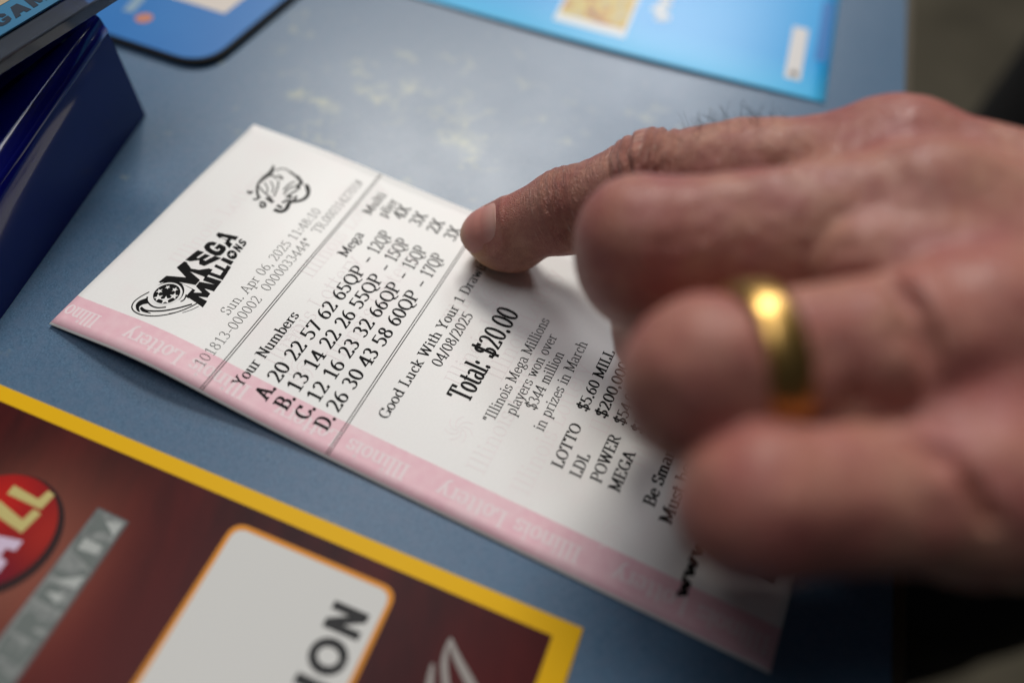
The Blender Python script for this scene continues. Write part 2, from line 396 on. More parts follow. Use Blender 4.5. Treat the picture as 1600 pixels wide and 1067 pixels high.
def tick(u, v, dz=0.0):
    X = TO+u*DU+v*DV; return (X[0], X[1], zt(u, v)+dz)
ticket = empty('lottery_ticket', TO)
tag(ticket, 'white printed lottery ticket with a pink lettered band, lying under the pointing finger', 'ticket')
nu, nv = 28, 91
V = []; F = []
for dz in (0.0, -.08):
    for j in range(nv):
        for i in range(nu): V.append(tick(TW*i/(nu-1), TL*j/(nv-1), dz))
for j in range(nv-1):
    for i in range(nu-1):
        a = j*nu+i; F.append((a, a+nu, a+nu+1, a+1)); b = a+nu*nv; F.append((b, b+1, b+nu+1, b+nu))
per = [i for i in range(nu)]+[j*nu+nu-1 for j in range(1, nv)]+[(nv-1)*nu+i for i in range(nu-2, -1, -1)]+[j*nu for j in range(nv-2, 0, -1)]
for k in range(len(per)):
    a, b = per[k], per[(k+1) % len(per)]; F.append((a, b, b+nu*nv, a+nu*nv))
m_paper = mat('ticket_paper', (.78, .78, .76), .42, spec=.35)
t = NT(m_paper); at = t.n('ShaderNodeAttribute', attribute_name='uvmm'); sp_ = t.n('ShaderNodeSeparateXYZ'); t.l(at.outputs['Vector'], sp_.inputs[0])
u_ = sp_.outputs[0]
fib = t.noise(at.outputs['Vector'], 1.6, 4, .7)
pinkn = t.noise(at.outputs['Vector'], .35, 3, .6)
band = t.math('MULTIPLY', t.math('GREATER_THAN', u_, .6), t.math('LESS_THAN', t.math('ADD', u_, t.math('MULTIPLY', fib, .25)), 9.75))
pink = t.ramp(pinkn, [(.3, (.74, .44, .50)), (.7, (.78, .52, .56))])
c = t.mix(band, t.ramp(fib, [(.3, (.775, .77, .745)), (.7, (.81, .805, .785))]), pink)
tint = t.math('MULTIPLY', t.ramp(t.noise(at.outputs['Vector'], .07, 3, .5), [(.5, (0, 0, 0)), (.75, (.35, .35, .35))]), 1.0)
c = t.mix(tint, c, (.80, .70, .70))
t.base(c); t.bump(fib, .12, .00008)
t.b.inputs['Subsurface Weight'].default_value = 0.0
paper = obj('paper', V, F, m_paper, ticket, smooth=True)
at_ = paper.data.attributes.new('uvmm', 'FLOAT_VECTOR', 'POINT')
uvs = [(TW*i/(nu-1), TL*j/(nv-1), 0) for _ in range(2) for j in range(nv) for i in range(nu)]
at_.data.foreach_set('vector', np.array(uvs, dtype=np.float32).ravel())
m_ink = mat('thermal_ink', (.007, .007, .007), .6, spec=.06)
m_ink2 = mat('thermal_ink_light', (.06, .06, .055), .6, spec=.06)
t = NT(m_ink2); nz = t.noise(t.coord(), 2500, 2, .6); t.base(t.ramp(nz, [(.35, (.018, .018, .018)), (.6, (.075, .075, .07))]))
m_pinkink = mat('pale_pink_print', (.79, .73, .725), .45)
m_whiteink = mat('white_band_print', (.78, .655, .67), .45)
INK = .035
def ptext(s, u0, u1, v, cap, nx=.055, ny=.028, m=None, name='printed_text'):
    V, F = text_mesh(s, lambda a, b: tick(u0+a, v-b, INK), u1-u0, cap, nx, ny)
    return obj(name, V, F, m or m_ink, ticket)
LT, BD = (.034, .022), (.098, .045)
ptext('Sun. Apr 06, 2025 11:48:10', 20.4, 61.2, 37.0, 2.75, *LT, m=m_ink2)
ptext('101813-000002', 5.4, 28.7, 41.0, 2.75, *LT, m=m_ink2)
ptext('0000033444*', 31.2, 51.0, 40.9, 2.75, *LT, m=m_ink2)
ptext('TR.0003142701#', 53.8, 76.6, 40.9, 2.75, *LT, m=m_ink2)
ptext('Your Numbers', 5.6, 29.2, 51.2, 2.8, .075, .035)
ptext('Mega', 50.6, 59.9, 51.0, 2.8, .07, .035)
ptext('Multi', 66.7, 75.6, 48.7, 2.8, .065, .03)
ptext('plier', 68.0, 75.2, 52.6, 2.8, .065, .03)
rows = [('A.', '20 22 57 62 65QP', '12QP', '4X', 57.9), ('B.', '13 14 22 26 55QP', '15QP', '3X', 63.15), ('C.', '12 16 23 32 66QP', '15QP', '2X', 68.45), ('D.', '26 30 43 58 60QP', '17QP', '3X', 73.75)]
for a, b, c_, d, v in rows:
    ptext(a, 5.6, 9.6, v, 3.7, *BD); ptext(b, 10.7, 49.8, v-.2, 3.7, .078, .038)
    ptext('-', 52.0, 53.8, v-.3, 3.7, .09, .055); ptext(c_, 55.6, 63.8, v-.4, 3.7, .07, .035); ptext(d, 69.6, 74.6, v-.9, 3.6, .075, .036)
ptext('Good Luck With Your 1 Draw(s)', 14.4, 68.2, 84.2, 2.75, .066, .032)
ptext('04/08/2025', 32.7, 50.6, 88.4, 2.9, .062, .03)
ptext('Total:', 27.0, 39.0, 98.8, 5.9, .095, .034); ptext('$20.00', 41.0, 56.6, 98.5, 5.9, .085, .03)
ptext('"Illinois Mega Millions', 24.8, 58.2, 106.2, 2.75, .05, .028)
ptext('players won over', 29.0, 54.6, 109.9, 2.75, .05, .028)
ptext('$344 million', 32.6, 50.6, 113.5, 2.75, .055, .028)
ptext('in prizes in March', 28.3, 56.2, 117.5, 2.75, .05, .028)
tb = [('LOTTO', 21.6, 34.0, '$5.60 MILL', 38.0, 57.0, 125.1), ('LDL', 21.4, 27.8, '$200,000.00', 38.3, 61.0, 129.7), ('POWER', 22.4, 35.5, '$54.00 MILL', 38.6, 59.5, 134.3), ('MEGA', 22.3, 33.2, '$54.00 MILL', 38.4, 59.4, 138.8)]
for a, a0, a1, b, b0, b1, v in tb:
    ptext(a, a0, a1, v, 2.8, .08, .036); ptext(b, b0, b1, v-.5, 2.8, .08, .036)
ptext('Be Smart, Play Smart', 22.6, 60.0, 147.0, 2.8, .10, .045)
ptext('Must be 18 or older', 20.4, 59.0, 151.6, 2.8, .10, .045)
ptext('www.illinoislottery.com', 6.3, 74, 159.7, 3.0, .11, .055)
# double rules
f_ = Flat(lambda u, v: tick(u, v, INK))
for v0, v1 in ((44.1, 43.2), (76.9, 75.9)):
    for dv_ in (0, .62):
        us = np.linspace(.6, 81.6, 30); f_.line([(u, v0+(v1-v0)*(u/82)+dv_-.3) for u in us], .22)
f_.build('rule_line', m_ink2, ticket)
# barcode, mostly under the hand
f_ = Flat(lambda u, v: tick(u, v, INK)); u = 18.0
while u < 63:
    wd = random.choice((.4, .4, .8, 1.2)); f_.poly([(u, 166), (u+wd, 166), (u+wd, 175.5), (u, 175.5)]); u += wd+random.choice((.25, .4, .5))
f_.poly([(17.6, 165.8), (24.6, 165.8), (24.6, 175.8), (17.6, 175.8)], .01)
f_.build('barcode', m_ink, ticket)
# lettering of the pink band: upside down against the rest
def btext(s, v0, v1): # reads towards smaller v, tops towards u=0
    V, F = text_mesh(s, lambda a, b: tick(6.9-b, v0-a, INK*.4), v0-v1, 4.0, .085, .04); return obj('band_lettering', V, F, m_whiteink, ticket)
per_ = 41.6
for k in range(5):
    s0 = 10.4+per_*k
    if s0-13.5 > -1: pass
    if k == 0:
        btext('Illino', 10.6, .4)
    else:
        btext('Illinois', s0+1.2, s0-14.2)
    if s0+per_-17 < 178: btext('Lottery', s0+per_-16.4, s0+per_-33.4+.6)
# pale pink pattern over the body
def wtext(s, u0, v, cap, ln):
    V, F = text_mesh(s, lambda a, b: tick(u0+a, v-b, INK*.5), ln, cap, .03, .02); return obj('background_lettering', V, F, m_pinkink, ticket)
for v, u0 in ((17, 28), (47.5, 40), (55, 14), (95, 30), (103, 36), (121, 12), (131, 34), (86, 46), (67, 22), (110, 4+8), (142, 30)):
    wtext('Illinois Lottery', u0, v, 4.6, 38)
for cu, cv in ((16, 60), (20, 100), (60, 60), (58, 90), (12, 140), (24, 52)):
    f_ = Flat(lambda u, v: tick(u, v, INK*.4))
    for k in range(7):
        a = 2*math.pi*k/7; f_.line([(cu+3.4*math.cos(a+tt)*tt/1.6, cv+3.4*math.sin(a+tt)*tt/1.6) for tt in np.linspace(.2, 1.6, 9)], .22)
    f_.build('background_swirl', m_pinkink, ticket)

# mega millions logo; quads were read off along the reading direction u (mm) and v (mm)
def lg(fl, ch, BL, BR, TR, TL): block(fl, ch, BL, BR, TR, TL)
f_ = Flat(lambda u, v: tick(u, v, INK))
from_px = {}
def Q(ch, bl, br, tr, tl): block(f_, ch, bl, br, tr, tl, 1.13)
LOGO = {'letters': [('M', [(20.72, 25.06), (29.83, 24.45), (29.02, 17.18), (21.71, 16.12)]), ('E', [(30.61, 22.08), (34.23, 24.02), (33.9, 17.67), (30.27, 17.07)]), ('G', [(34.33, 23.5), (37.97, 23.57), (38.23, 18.38), (35.19, 18.02)]), ('A', [(38.47, 23.79), (42.35, 23.44), (42.01, 18.53), (39.84, 18.51)]), ('M', [(19.85, 30.04), (26.42, 29.1), (25.36, 24.87), (20.67, 25.44)]), ('I', [(26.78, 29.12), (28.21, 28.98), (27.79, 24.86), (26.47, 25.3)]), ('L', [(28.83, 28.92), (31.17, 28.54), (30.75, 24.82), (28.65, 24.98)]), ('L', [(31.29, 28.5), (33.08, 28.21), (33.43, 24.63), (31.42, 24.84)]), ('I', [(33.72, 27.79), (34.93, 27.7), (34.86, 24.87), (33.91, 24.85)]), ('O', [(35.47, 27.8), (37.9, 27.04), (37.84, 24.41), (35.54, 25.09)]), ('N', [(38.28, 27.19), (39.76, 27.09), (40.22, 24.78), (38.9, 24.75)]), ('S', [(40.17, 27.14), (41.93, 26.8), (42.25, 24.78), (41.07, 24.69)])], 'lines': [([(17.67, 15.65), (15.18, 14.63), (13.26, 14.51), (11.68, 15.57), (10.99, 17.91), (11.44, 20.63), (12.91, 23.39), (15.37, 25.93), (18.13, 27.7), (20.06, 28.46)], 0.32), ([(16.22, 16.3), (15.1, 17.29), (14.35, 19.15), (14.45, 20.97), (15.5, 22.69)], 0.4), ([(12.89, 17.27), (12.63, 19.31), (14.04, 22.46), (16.33, 25.16), (19.07, 27.53)], 0.45), ([(14.2, 24.61), (15.37, 25.93), (17.24, 27.27)], 0.25), ([(15.87, 27.23), (17.52, 28.47), (19.31, 29.33)], 0.15), ([(20.88, 24.36), (19.44, 24.93), (18.42, 24.61)], 0.35)], 'polys': [[(15.75, 16.41), (14.31, 15.41), (12.88, 15.62), (11.75, 16.93), (11.56, 18.09), (12.71, 16.83), (13.81, 17.06), (14.62, 18.01), (15.13, 16.96)], [(12.51, 17.16), (11.93, 18.58), (12.31, 20.9), (12.46, 19.46), (12.69, 17.6)]], 'ball': (18.97, 19.97, 2.95), 'ostar': (36.68, 26.02), 'ahole': [(40.52, 20.0), (40.79, 21.75), (40.28, 21.83), (40.16, 20.57)], 'l2lines': [([(57.15, 19.41), (59.4, 17.42), (61.75, 16.2), (64.27, 15.95), (66.37, 16.14)], 0.5), ([(60.58, 17.17), (59.34, 19.96), (58.41, 22.95)], 0.3), ([(62.12, 16.29), (64.95, 16.66), (66.07, 17.56), (65.7, 19.49)], 0.4), ([(59.39, 22.96), (62.91, 21.68), (65.15, 20.36)], 0.3), ([(57.9, 21.44), (57.67, 22.77), (57.33, 24.17)], 0.7), ([(55.25, 25.85), (55.39, 27.82), (57.03, 28.52), (59.24, 27.92), (60.5, 28.45)], 0.8), ([(61.29, 25.82), (61.36, 27.4)], 0.7), ([(60.26, 28.61), (61.66, 29.97), (63.28, 30.5), (65.02, 30.15), (66.89, 28.8), (67.52, 27.56)], 0.7), ([(69.25, 23.46), (68.41, 24.97), (67.48, 26.3), (66.37, 26.11), (64.88, 26.99)], 0.7), ([(69.75, 20.74), (69.35, 22.44), (68.71, 24.3)], 0.5), ([(56.99, 25.56), (56.71, 27.36)], 0.6), ([(62.71, 23.69), (65.38, 23.73), (67.1, 24.44)], 0.35), ([(61.3, 24.66), (63.94, 24.71), (65.85, 25.76)], 0.35), ([(60.64, 25.81), (62.89, 26.36), (64.5, 26.9)], 0.4), ([(58.32, 26.25), (59.99, 26.95), (60.17, 28.44), (62.51, 28.01)], 0.5), ([(55.29, 21.33), (55.98, 21.42), (55.89, 22.41), (54.98, 23.06), (54.39, 22.55), (55.06, 21.49)], 0.5), ([(55.85, 18.71), (56.27, 19.58), (57.64, 19.77)], 0.5), ([(57.78, 15.39), (57.4, 16.62), (58.37, 16.62)], 0.5), ([(68.26, 17.22), (69.83, 18.29), (70.0, 20.58)], 0.3), ([(63.92, 18.6), (62.34, 20.66), (60.27, 21.64)], 0.25), ([(62.73, 17.53), (61.13, 19.63), (59.62, 20.46)], 0.25), ([(66.78, 18.98), (66.59, 20.54), (65.92, 20.53)], 0.5)], 'l2polys': [[(70.13, 15.18), (68.92, 16.51), (66.95, 17.3), (65.63, 16.67), (63.2, 16.48), (65.18, 15.78), (67.54, 15.79)], [(67.38, 27.3), (67.37, 28.48), (65.49, 29.84), (64.78, 29.74)]]}
for ch, q in LOGO['letters']: Q(ch, *q)
for p, wd in LOGO['lines']: f_.line(smooth_curve(p, 6), wd)
for p in LOGO['polys']: f_.poly([tuple(a) for a in smooth_curve(p+[p[0]], 5)[:-1]])
bu, bv, br_ = LOGO['ball']; br_ = 3.3
f_.line(disc(bu, bv, br_*1.2, br_*1.2, 30)[-6:]+disc(bu, bv, br_*1.2, br_*1.2, 30)[:9], np.interp(np.arange(15), [0, 7, 14], [.05, .75, .05]))
f_.build('logo_print', m_ink, ticket)
m_pw = mat('paper_white_print', (.78, .775, .755), .42)
f_ = Flat(lambda u, v: tick(u, v, INK+.010)); f_.poly(disc(bu, bv, br_*1.10, br_*1.10, 32)); f_.build('logo_ball_rim', m_pw, ticket)
f_ = Flat(lambda u, v: tick(u, v, INK+.020)); f_.poly(disc(bu, bv, br_*.98, br_*.98, 32)); f_.build('logo_ball', m_ink, ticket)
f_ = Flat(lambda u, v: tick(u, v, INK+.032))
for k in range(6):
    a = math.pi*(.15+k/3); rr = br_*.64; f_.poly(star(bu+rr*math.cos(a), bv+rr*math.sin(a), (.21+.10*(1+math.cos(a-math.pi*.85)))*br_, a+math.pi))
f_.poly(star(LOGO['ostar'][0], LOGO['ostar'][1], .85, .3))
f_.poly(LOGO['ahole'])
f_.build('logo_stars', m_pw, ticket)
# second, out-of-focus logo near the top edge
f_ = Flat(lambda u, v: tick(u, v, INK))
for p, wd in LOGO['l2lines']: f_.line(smooth_curve(p, 6), wd*1.45)
for p in LOGO['l2polys']: f_.poly(p)
f_.build('logo_print', m_ink2, ticket)

# ------------------------------------------------------------------ play card, lower left (thin laminated card)
KA = 1.307; KU = np.array([math.cos(KA), math.sin(KA), 0]); KV = np.array([math.sin(KA), -math.cos(KA), 0]); KO = np.array([21.678, 44.927, 0])
def kc(q, p, z=.55): X = KO+q*KV+p*KU; return (X[0], X[1], z)
kard = empty('game_card', KO)
tag(kard, 'maroon lottery game card with a yellow border, red ball and white box, below the ticket', 'card')
m_ky = mat('card_yellow', (.74, .42, .004), .4, spec=.12)
m_km = mat('card_maroon', (.07, .012, .012), .35, spec=.12)
t = NT(m_km); oc = t.coord()
mp = t.mapping(oc, rot=(0, 0, 0)); sx_ = t.n('ShaderNodeSeparateXYZ'); t.l(mp, sx_.inputs[0])
def glow(q, p, rq, rp, pw=1.0):
    X = q*KV+p*KU
    dx = t.math('SUBTRACT', sx_.outputs[0], float(X[0])*MM); dy = t.math('SUBTRACT', sx_.outputs[1], float(X[1])*MM)
    a = t.math('ADD', t.math('MULTIPLY', dx, float(KV[0])), t.math('MULTIPLY', dy, float(KV[1])))
    b = t.math('ADD', t.math('MULTIPLY', dx, float(KU[0])), t.math('MULTIPLY', dy, float(KU[1])))
    a = t.math('DIVIDE', a, rq*MM); b = t.math('DIVIDE', b, rp*MM)
    d = t.math('ADD', t.math('MULTIPLY', a, a), t.math('MULTIPLY', b, b))
    return t.math('POWER', 2.718, t.math('MULTIPLY', d, -1.0))
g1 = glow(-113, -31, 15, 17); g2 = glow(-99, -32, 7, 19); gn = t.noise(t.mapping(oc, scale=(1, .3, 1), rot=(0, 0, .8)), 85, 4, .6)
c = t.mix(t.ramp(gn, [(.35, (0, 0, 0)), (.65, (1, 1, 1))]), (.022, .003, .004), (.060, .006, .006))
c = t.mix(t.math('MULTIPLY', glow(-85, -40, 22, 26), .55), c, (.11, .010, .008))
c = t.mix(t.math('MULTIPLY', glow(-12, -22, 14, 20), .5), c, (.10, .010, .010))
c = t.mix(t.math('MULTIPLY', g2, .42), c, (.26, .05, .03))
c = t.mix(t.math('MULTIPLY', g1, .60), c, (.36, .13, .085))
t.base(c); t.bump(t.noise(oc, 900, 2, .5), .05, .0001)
q0, q1, p0, p1 = -190, 0.1, -110, 0.1
V, F = [], []
Vt, Ft = prism([(KO+a*KV+b*KU)[:2] for a, b in ((q0, p0), (q1, p0), (q1, p1), (q0, p1))], .02, .5, .1)
obj('card_sheet', Vt, Ft, m_ky, kard)
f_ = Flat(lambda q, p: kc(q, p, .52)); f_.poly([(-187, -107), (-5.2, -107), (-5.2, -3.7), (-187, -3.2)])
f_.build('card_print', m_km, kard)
f_ = Flat(lambda q, p: kc(q, p, .535)); f_.poly(round_poly([(-75.2, -80), (-37.2, -80), (-37.2, -7.2), (-75.2, -7.2)], 3.6)[:, :].tolist())
f_.build('box_outline', mat('card_orange', (.62, .23, .01), .4), kard)
m_kw = mat('card_white', (.60, .60, .575), .4, spec=.2)
f_ = Flat(lambda q, p: kc(q, p, .55)); f_.poly(round_poly([(-74.1, -79), (-38.3, -79), (-38.3, -8.3), (-74.1, -8.3)], 2.8).tolist())
f_.build('white_box', m_kw, kard)
m_kb = mat('card_black', (.008, .008, .008), .4)
f_ = Flat(lambda q, p: kc(q, p, .565))
def kb(ch, p0_, p1_, q_top=-48.0, q_base=-40.3):
    if ch == 'O':
        cp_, cq_ = (p0_+p1_)/2, (q_top+q_base)/2
        o_ = disc(cq_, cp_, (q_base-q_top)/2-.8, (p1_-p0_)/2-.8, 28); f_.line(o_+[o_[0]], 1.75)
    else: block(f_, ch, (q_base, p0_), (q_base, p1_), (q_top, p1_), (q_top, p0_))
kb('N', -19.3, -13.9); kb('O', -27.3, -20.5); kb('I', -30.6, -28.5)
kb('L', -35.9, -32); kb('L', -40.5, -36.6); kb('I', -43.6, -41.6); kb('M', -51.5, -45.0)
f_.build('box_lettering', m_kb, kard)
# red ball print with its lettering
m_ball = mat('ball_red', (.5, .01, .01), .35, spec=.15); t = NT(m_ball); oc = t.coord(); sx_ = t.n('ShaderNodeSeparateXYZ'); t.l(oc, sx_.inputs[0])
c = t.mix(glow(-121, -22, 9.5, 9), (.11, .003, .008), (.44, .012, .008)); c = t.mix(t.math('MULTIPLY', glow(-108, -24, 5, 8), .7), c, (.40, .02, .01))
c = t.mix(t.math('MULTIPLY', glow(-118, -36, 8, 4), .5), c, (.18, .004, .05))
t.base(c)
f_ = Flat(lambda q, p: kc(q, p, .54)); f_.poly(disc(-117.4, -28.2, 13.0, 13.0, 48)); f_.build('ball_rim_print', mat('ball_dark', (.018, .004, .004), .35), kard)
f_ = Flat(lambda q, p: kc(q, p, .56)); f_.poly(disc(-118.2, -27.6, 12.0, 12.1, 48)); f_.build('ball_print', m_ball, kard)
f_ = Flat(lambda q, p: kc(q, p, .58))
f_.poly([(-121.8, -22.2), (-121.0, -25.0), (-112.8, -26.2), (-112.0, -21.4), (-114.0, -21.1), (-114.5, -23.9)])
f_.poly([(-121.2, -20.5), (-121.2, -18.4), (-114.6, -19.0), (-114.0, -16.6), (-112.2, -17.0), (-112.6, -20.6)])
f_.build('ball_lettering', mat('letter_cream', (.50, .43, .16), .4), kard)
f_ = Flat(lambda q, p: kc(q, p, .58)); block(f_, 'A', (-111.4, -34.5), (-111.4, -27.4), (-121.5, -28), (-121.5, -33))
f_.build('ball_lettering', mat('letter_lilac', (.58, .47, .60), .4), kard)
# grey bar: POWER PLAY
m_bar = mat('bar_grey', (.20, .22, .21), .4); t = NT(m_bar); oc = t.coord(); t.base(t.ramp(t.noise(oc, 260, 3, .6), [(.35, (.13, .145, .14)), (.7, (.30, .315, .30))]))
f_ = Flat(lambda q, p: kc(q, p, .565)); f_.poly([(-103.2, -75), (-94.3, -75), (-94.7, -15.9), (-102.4, -15.7)]); f_.build('bar_print', mat('bar_rim', (.10, .10, .10), .4), kard)
f_ = Flat(lambda q, p: kc(q, p, .58)); f_.poly([(-102.9, -75), (-94.9, -75), (-95.3, -16.3), (-102.1, -16.1)]); f_.build('bar_print', m_bar, kard)
f_ = Flat(lambda q, p: kc(q, p, .595))
def bl(ch, a0, a1): block(f_, ch, (-95.4, a0), (-95.4, a1), (-101.8, a1+.2), (-101.8, a0+.2))
m_barl = mat('bar_letter', (.13, .15, .14), .4)
bl('Y', -21.4, -16.6); bl('A', -27.2, -21.0); bl('L', -31.0, -27.6); bl('P', -36.0, -32.0)
bl('R', -42.5, -38.2); bl('E', -47.0, -43.4); bl('W', -55, -48); bl('O', -60.6, -56); bl('P', -65.5, -61.6)
f_.build('bar_lettering', m_barl, kard)
f_ = Flat(lambda q, p: kc(q, p, .605))
f_.poly([(-95.6, -17.0), (-95.6, -19.8), (-99.2, -17.6)]); f_.poly([(-96.3, -22.3), (-96.3, -24.2), (-100.6, -24.6), (-100.6, -22.2)])
f_.poly([(-95.6, -28.6), (-95.6, -31.5), (-100.5, -31.5)]); f_.poly([(-97, -33), (-97, -35.2), (-100.6, -34)])
f_.build('bar_lettering', mat('bar_light', (.38, .40, .38), .4), kard)
# white script stroke near the right edge, running on below the frame
f_ = Flat(lambda q, p: kc(q, p, .57))
for pts, wd in (([(-23.8, -11.8), (-21.4, -14.4), (-17.5, -17.5), (-13.5, -20.5)], [.5, 1.4, 1.8, 1.6]), ([(-23.8, -12.4), (-23.0, -16.5), (-20.0, -21.5), (-16.5, -25)], [.5, 1.3, 1.4, 1.0]), ([(-25.0, -17.5), (-24.0, -21), (-22, -26)], [.5, 1.4, 1.4])):
    sm = smooth_curve(pts, 6); f_.line(sm, np.interp(np.linspace(0, 1, len(sm)), np.linspace(0, 1, len(wd)), wd))
f_.build('script_lettering', mat('card_script', (.30, .28, .26), .4), kard)

# ------------------------------------------------------------------ blue leaflet, upper right
leaf = empty('leaflet', (90, 222, 0))
tag(leaf, 'bright cyan leaflet with a small picture, at the far edge of the counter', 'leaflet')
LU = np.array([12.4, 62.0, 0]); LU /= np.linalg.norm(LU); LVv = np.array([LU[1], -LU[0], 0]); LO = np.array([91.2, 222.0, 0])
def lc(q, p, z=.3):   # q: to the left of the right edge, p: away from the near edge
    bow = 2.2*math.sin(min(max(q, 0), 140)/140*math.pi)
    X = LO-q*LVv+(p-bow*max(0, 1-p/70))*LU; lift = .8*math.exp(-p/9.0)*(math.sin(min(q, 150)/150*math.pi))**.6 if 0 < q < 150 else 0
    return (X[0], X[1], z+lift)
nq, npp = 31, 22
V = []; F = []; 
for dz in (0, -.15):
    for j in range(npp):
        for i in range(nq): V.append(lc(150*i/(nq-1), 95*(j/(npp-1))**1.6, .3+dz))
for j in range(npp-1):
    for i in range(nq-1):
        a = j*nq+i; F.append((a, a+nq, a+nq+1, a+1)); b = a+nq*npp; F.append((b, b+1, b+nq+1, b+nq))
per = [i for i in range(nq)]+[j*nq+nq-1 for j in range(1, npp)]+[(npp-1)*nq+i for i in range(nq-2, -1, -1)]+[j*nq for j in range(npp-2, 0, -1)]
for k in range(len(per)):
    a, b = per[k], per[(k+1) % len(per)]; F.append((a, b, b+nq*npp, a+nq*npp))
m_leaf = mat('leaflet_blue', (.03, .30, .66), .3, spec=.25); t = NT(m_leaf); oc = t.coord()
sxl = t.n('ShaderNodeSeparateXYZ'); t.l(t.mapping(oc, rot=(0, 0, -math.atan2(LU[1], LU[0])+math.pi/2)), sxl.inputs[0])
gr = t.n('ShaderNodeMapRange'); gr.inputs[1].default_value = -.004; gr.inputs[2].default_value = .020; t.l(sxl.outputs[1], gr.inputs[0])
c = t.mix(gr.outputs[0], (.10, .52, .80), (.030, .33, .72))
gx = t.n('ShaderNodeMapRange'); gx.inputs[1].default_value = -.010; gx.inputs[2].default_value = -.003; t.l(sxl.outputs[0], gx.inputs[0])
c = t.mix(t.math('MULTIPLY', t.noise(oc, 22, 3, .5), .5), c, (.04, .40, .75))
t.base(c)
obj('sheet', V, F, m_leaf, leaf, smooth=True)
m_lw = mat('leaflet_white', (.66, .70, .72), .35)
def lpatch(name, m, q0, q1, p0, p1, dz=.06, rad=0):
    V = []; F = []; n1, n2 = 9, 5
    for j in range(n2):
        for i in range(n1): V.append(lc(q0+(q1-q0)*i/(n1-1), p0+(p1-p0)*j/(n2-1), .3+dz))
    for j in range(n2-1):
        for i in range(n1-1): a = j*n1+i; F.append((a, a+n1, a+n1+1, a+1))
    return obj(name, V, F, m, leaf, smooth=True)
m_pic = mat('leaflet_picture', (.5, .4, .15), .35); t = NT(m_pic); oc = t.coord()
n1_ = t.noise(oc, 130, 3, .7, 1.0); t.base(t.ramp(n1_, [(.30, (.10, .10, .12)), (.42, (.50, .22, .05)), (.52, (.62, .50, .12)), (.62, (.45, .36, .16)), (.75, (.70, .62, .45))]))
lpatch('picture_panel', m_lw, 69.5, 95, 8.5, 46, .05); lpatch('picture', m_pic, 70.5, 94, 13, 46, .10)
lpatch('white_panel', mat('leaflet_panel', (.64, .62, .60), .35), 9.0, 14.5, 8.5, 39, .05)
lpatch('dark_stripe', mat('leaflet_dark', (.03, .17, .46), .3), 1.5, 5.5, 22, 60, .05)
m_dot = mat('leaflet_dot', (.14, .13, .12), .4)
f_ = Flat(lambda q, p: lc(q, p, .45)); f_.poly(disc(11.5, 11.8, 1.2, 1.5)); f_.build('panel_mark', m_dot, leaf)
f_ = Flat(lambda q, p: lc(q, p, .42))
for k in range(7):
    sm = smooth_curve([(58.5, 28+k*4.2), (62, 29.5+k*4.2), (58.5, 31+k*4.2), (63, 32+k*4.2)], 5); f_.line(sm, 1.3)
f_.line(smooth_curve([(62, 24), (58, 26), (63, 29), (60, 33)], 6), 2.6)
f_.build('script_print', m_lw, leaf)

# ------------------------------------------------------------------ rounded blue mat, upper left
mt = empty('counter_mat', (-101, 205, 0))
tag(mt, 'blue rounded-corner counter mat on a black rubber base, behind the dark blue holder', 'mat')
d1 = np.array([-134+113, 204-198.5]); d1 /= np.linalg.norm(d1); d2_ = np.array([10.5, 28.0]); d2_ /= np.linalg.norm(d2_)
cn = np.array([-104.5, 196.5])
base_poly = [cn, cn+d2_*150, cn+d2_*150+d1*200, cn+d1*200]
poly = round_poly(base_poly, [13, 10, 10, 10], 12)
V, F = prism(poly, .02, 2.1, .3); obj('rubber_base', V, F, mat('mat_rubber', (.012, .014, .016), .6), mt)
def inset(P, d):
    P = np.asarray(P); nx = np.roll(P, -1, 0)-P; nx /= np.linalg.norm(nx, axis=1)[:, None]; pv = P-np.roll(P, 1, 0); pv /= np.linalg.norm(pv, axis=1)[:, None]
    n = np.stack([-(nx+pv)[:, 1], (nx+pv)[:, 0]], 1); n /= np.linalg.norm(n, axis=1)[:, None]; return P+n*d
m_mat = mat('mat_blue', (.018, .16, .46), .38, spec=.25); t = NT(m_mat); oc = t.coord(); t.base(t.mix(t.noise(oc, 40, 3, .5), (.010, .13, .40), (.024, .18, .47)))
V, F = prism(inset(poly, 1.0), 2.1, 2.5, .1); obj('printed_top', V, F, m_mat, mt)
e1_ = d2_; e2_ = d1
def mc(a, b, z=2.55): X = cn+e1_*a+e2_*b; return (X[0], X[1], z)
f_ = Flat(mc); f_.poly([(26, 12), (80, 12), (80, 70), (26, 70)]); f_.build('pale_panel', mat('mat_panel', (.62, .56, .50), .4), mt)
f_ = Flat(mc); f_.poly(disc(12.5, 31.5, 2.6, 2.6)); f_.build('orange_dot', mat('mat_orange', (.50, .20, .12), .4), mt)
f_ = Flat(lambda a, b: mc(a, b, 2.56)); f_.line([(13, 38), (22, 40)], 3.5); f_.build('pale_print', mat('mat_pale', (.22, .33, .42), .4), mt)

# ------------------------------------------------------------------ dark blue plastic holder with clear tray, left edge
hold = empty('card_holder', (-150, 120, 0))
tag(hold, 'glossy dark blue plastic holder with a clear tray on top, at the left edge', 'holder')
m_body = mat('royal_blue_plastic', (.003, .005, .13), .13, spec=.45)
m_body.node_tree.nodes['Principled BSDF'].inputs['Coat Weight'].default_value = .5
m_body.node_tree.nodes['Principled BSDF'].inputs['Coat Roughness'].default_value = .04
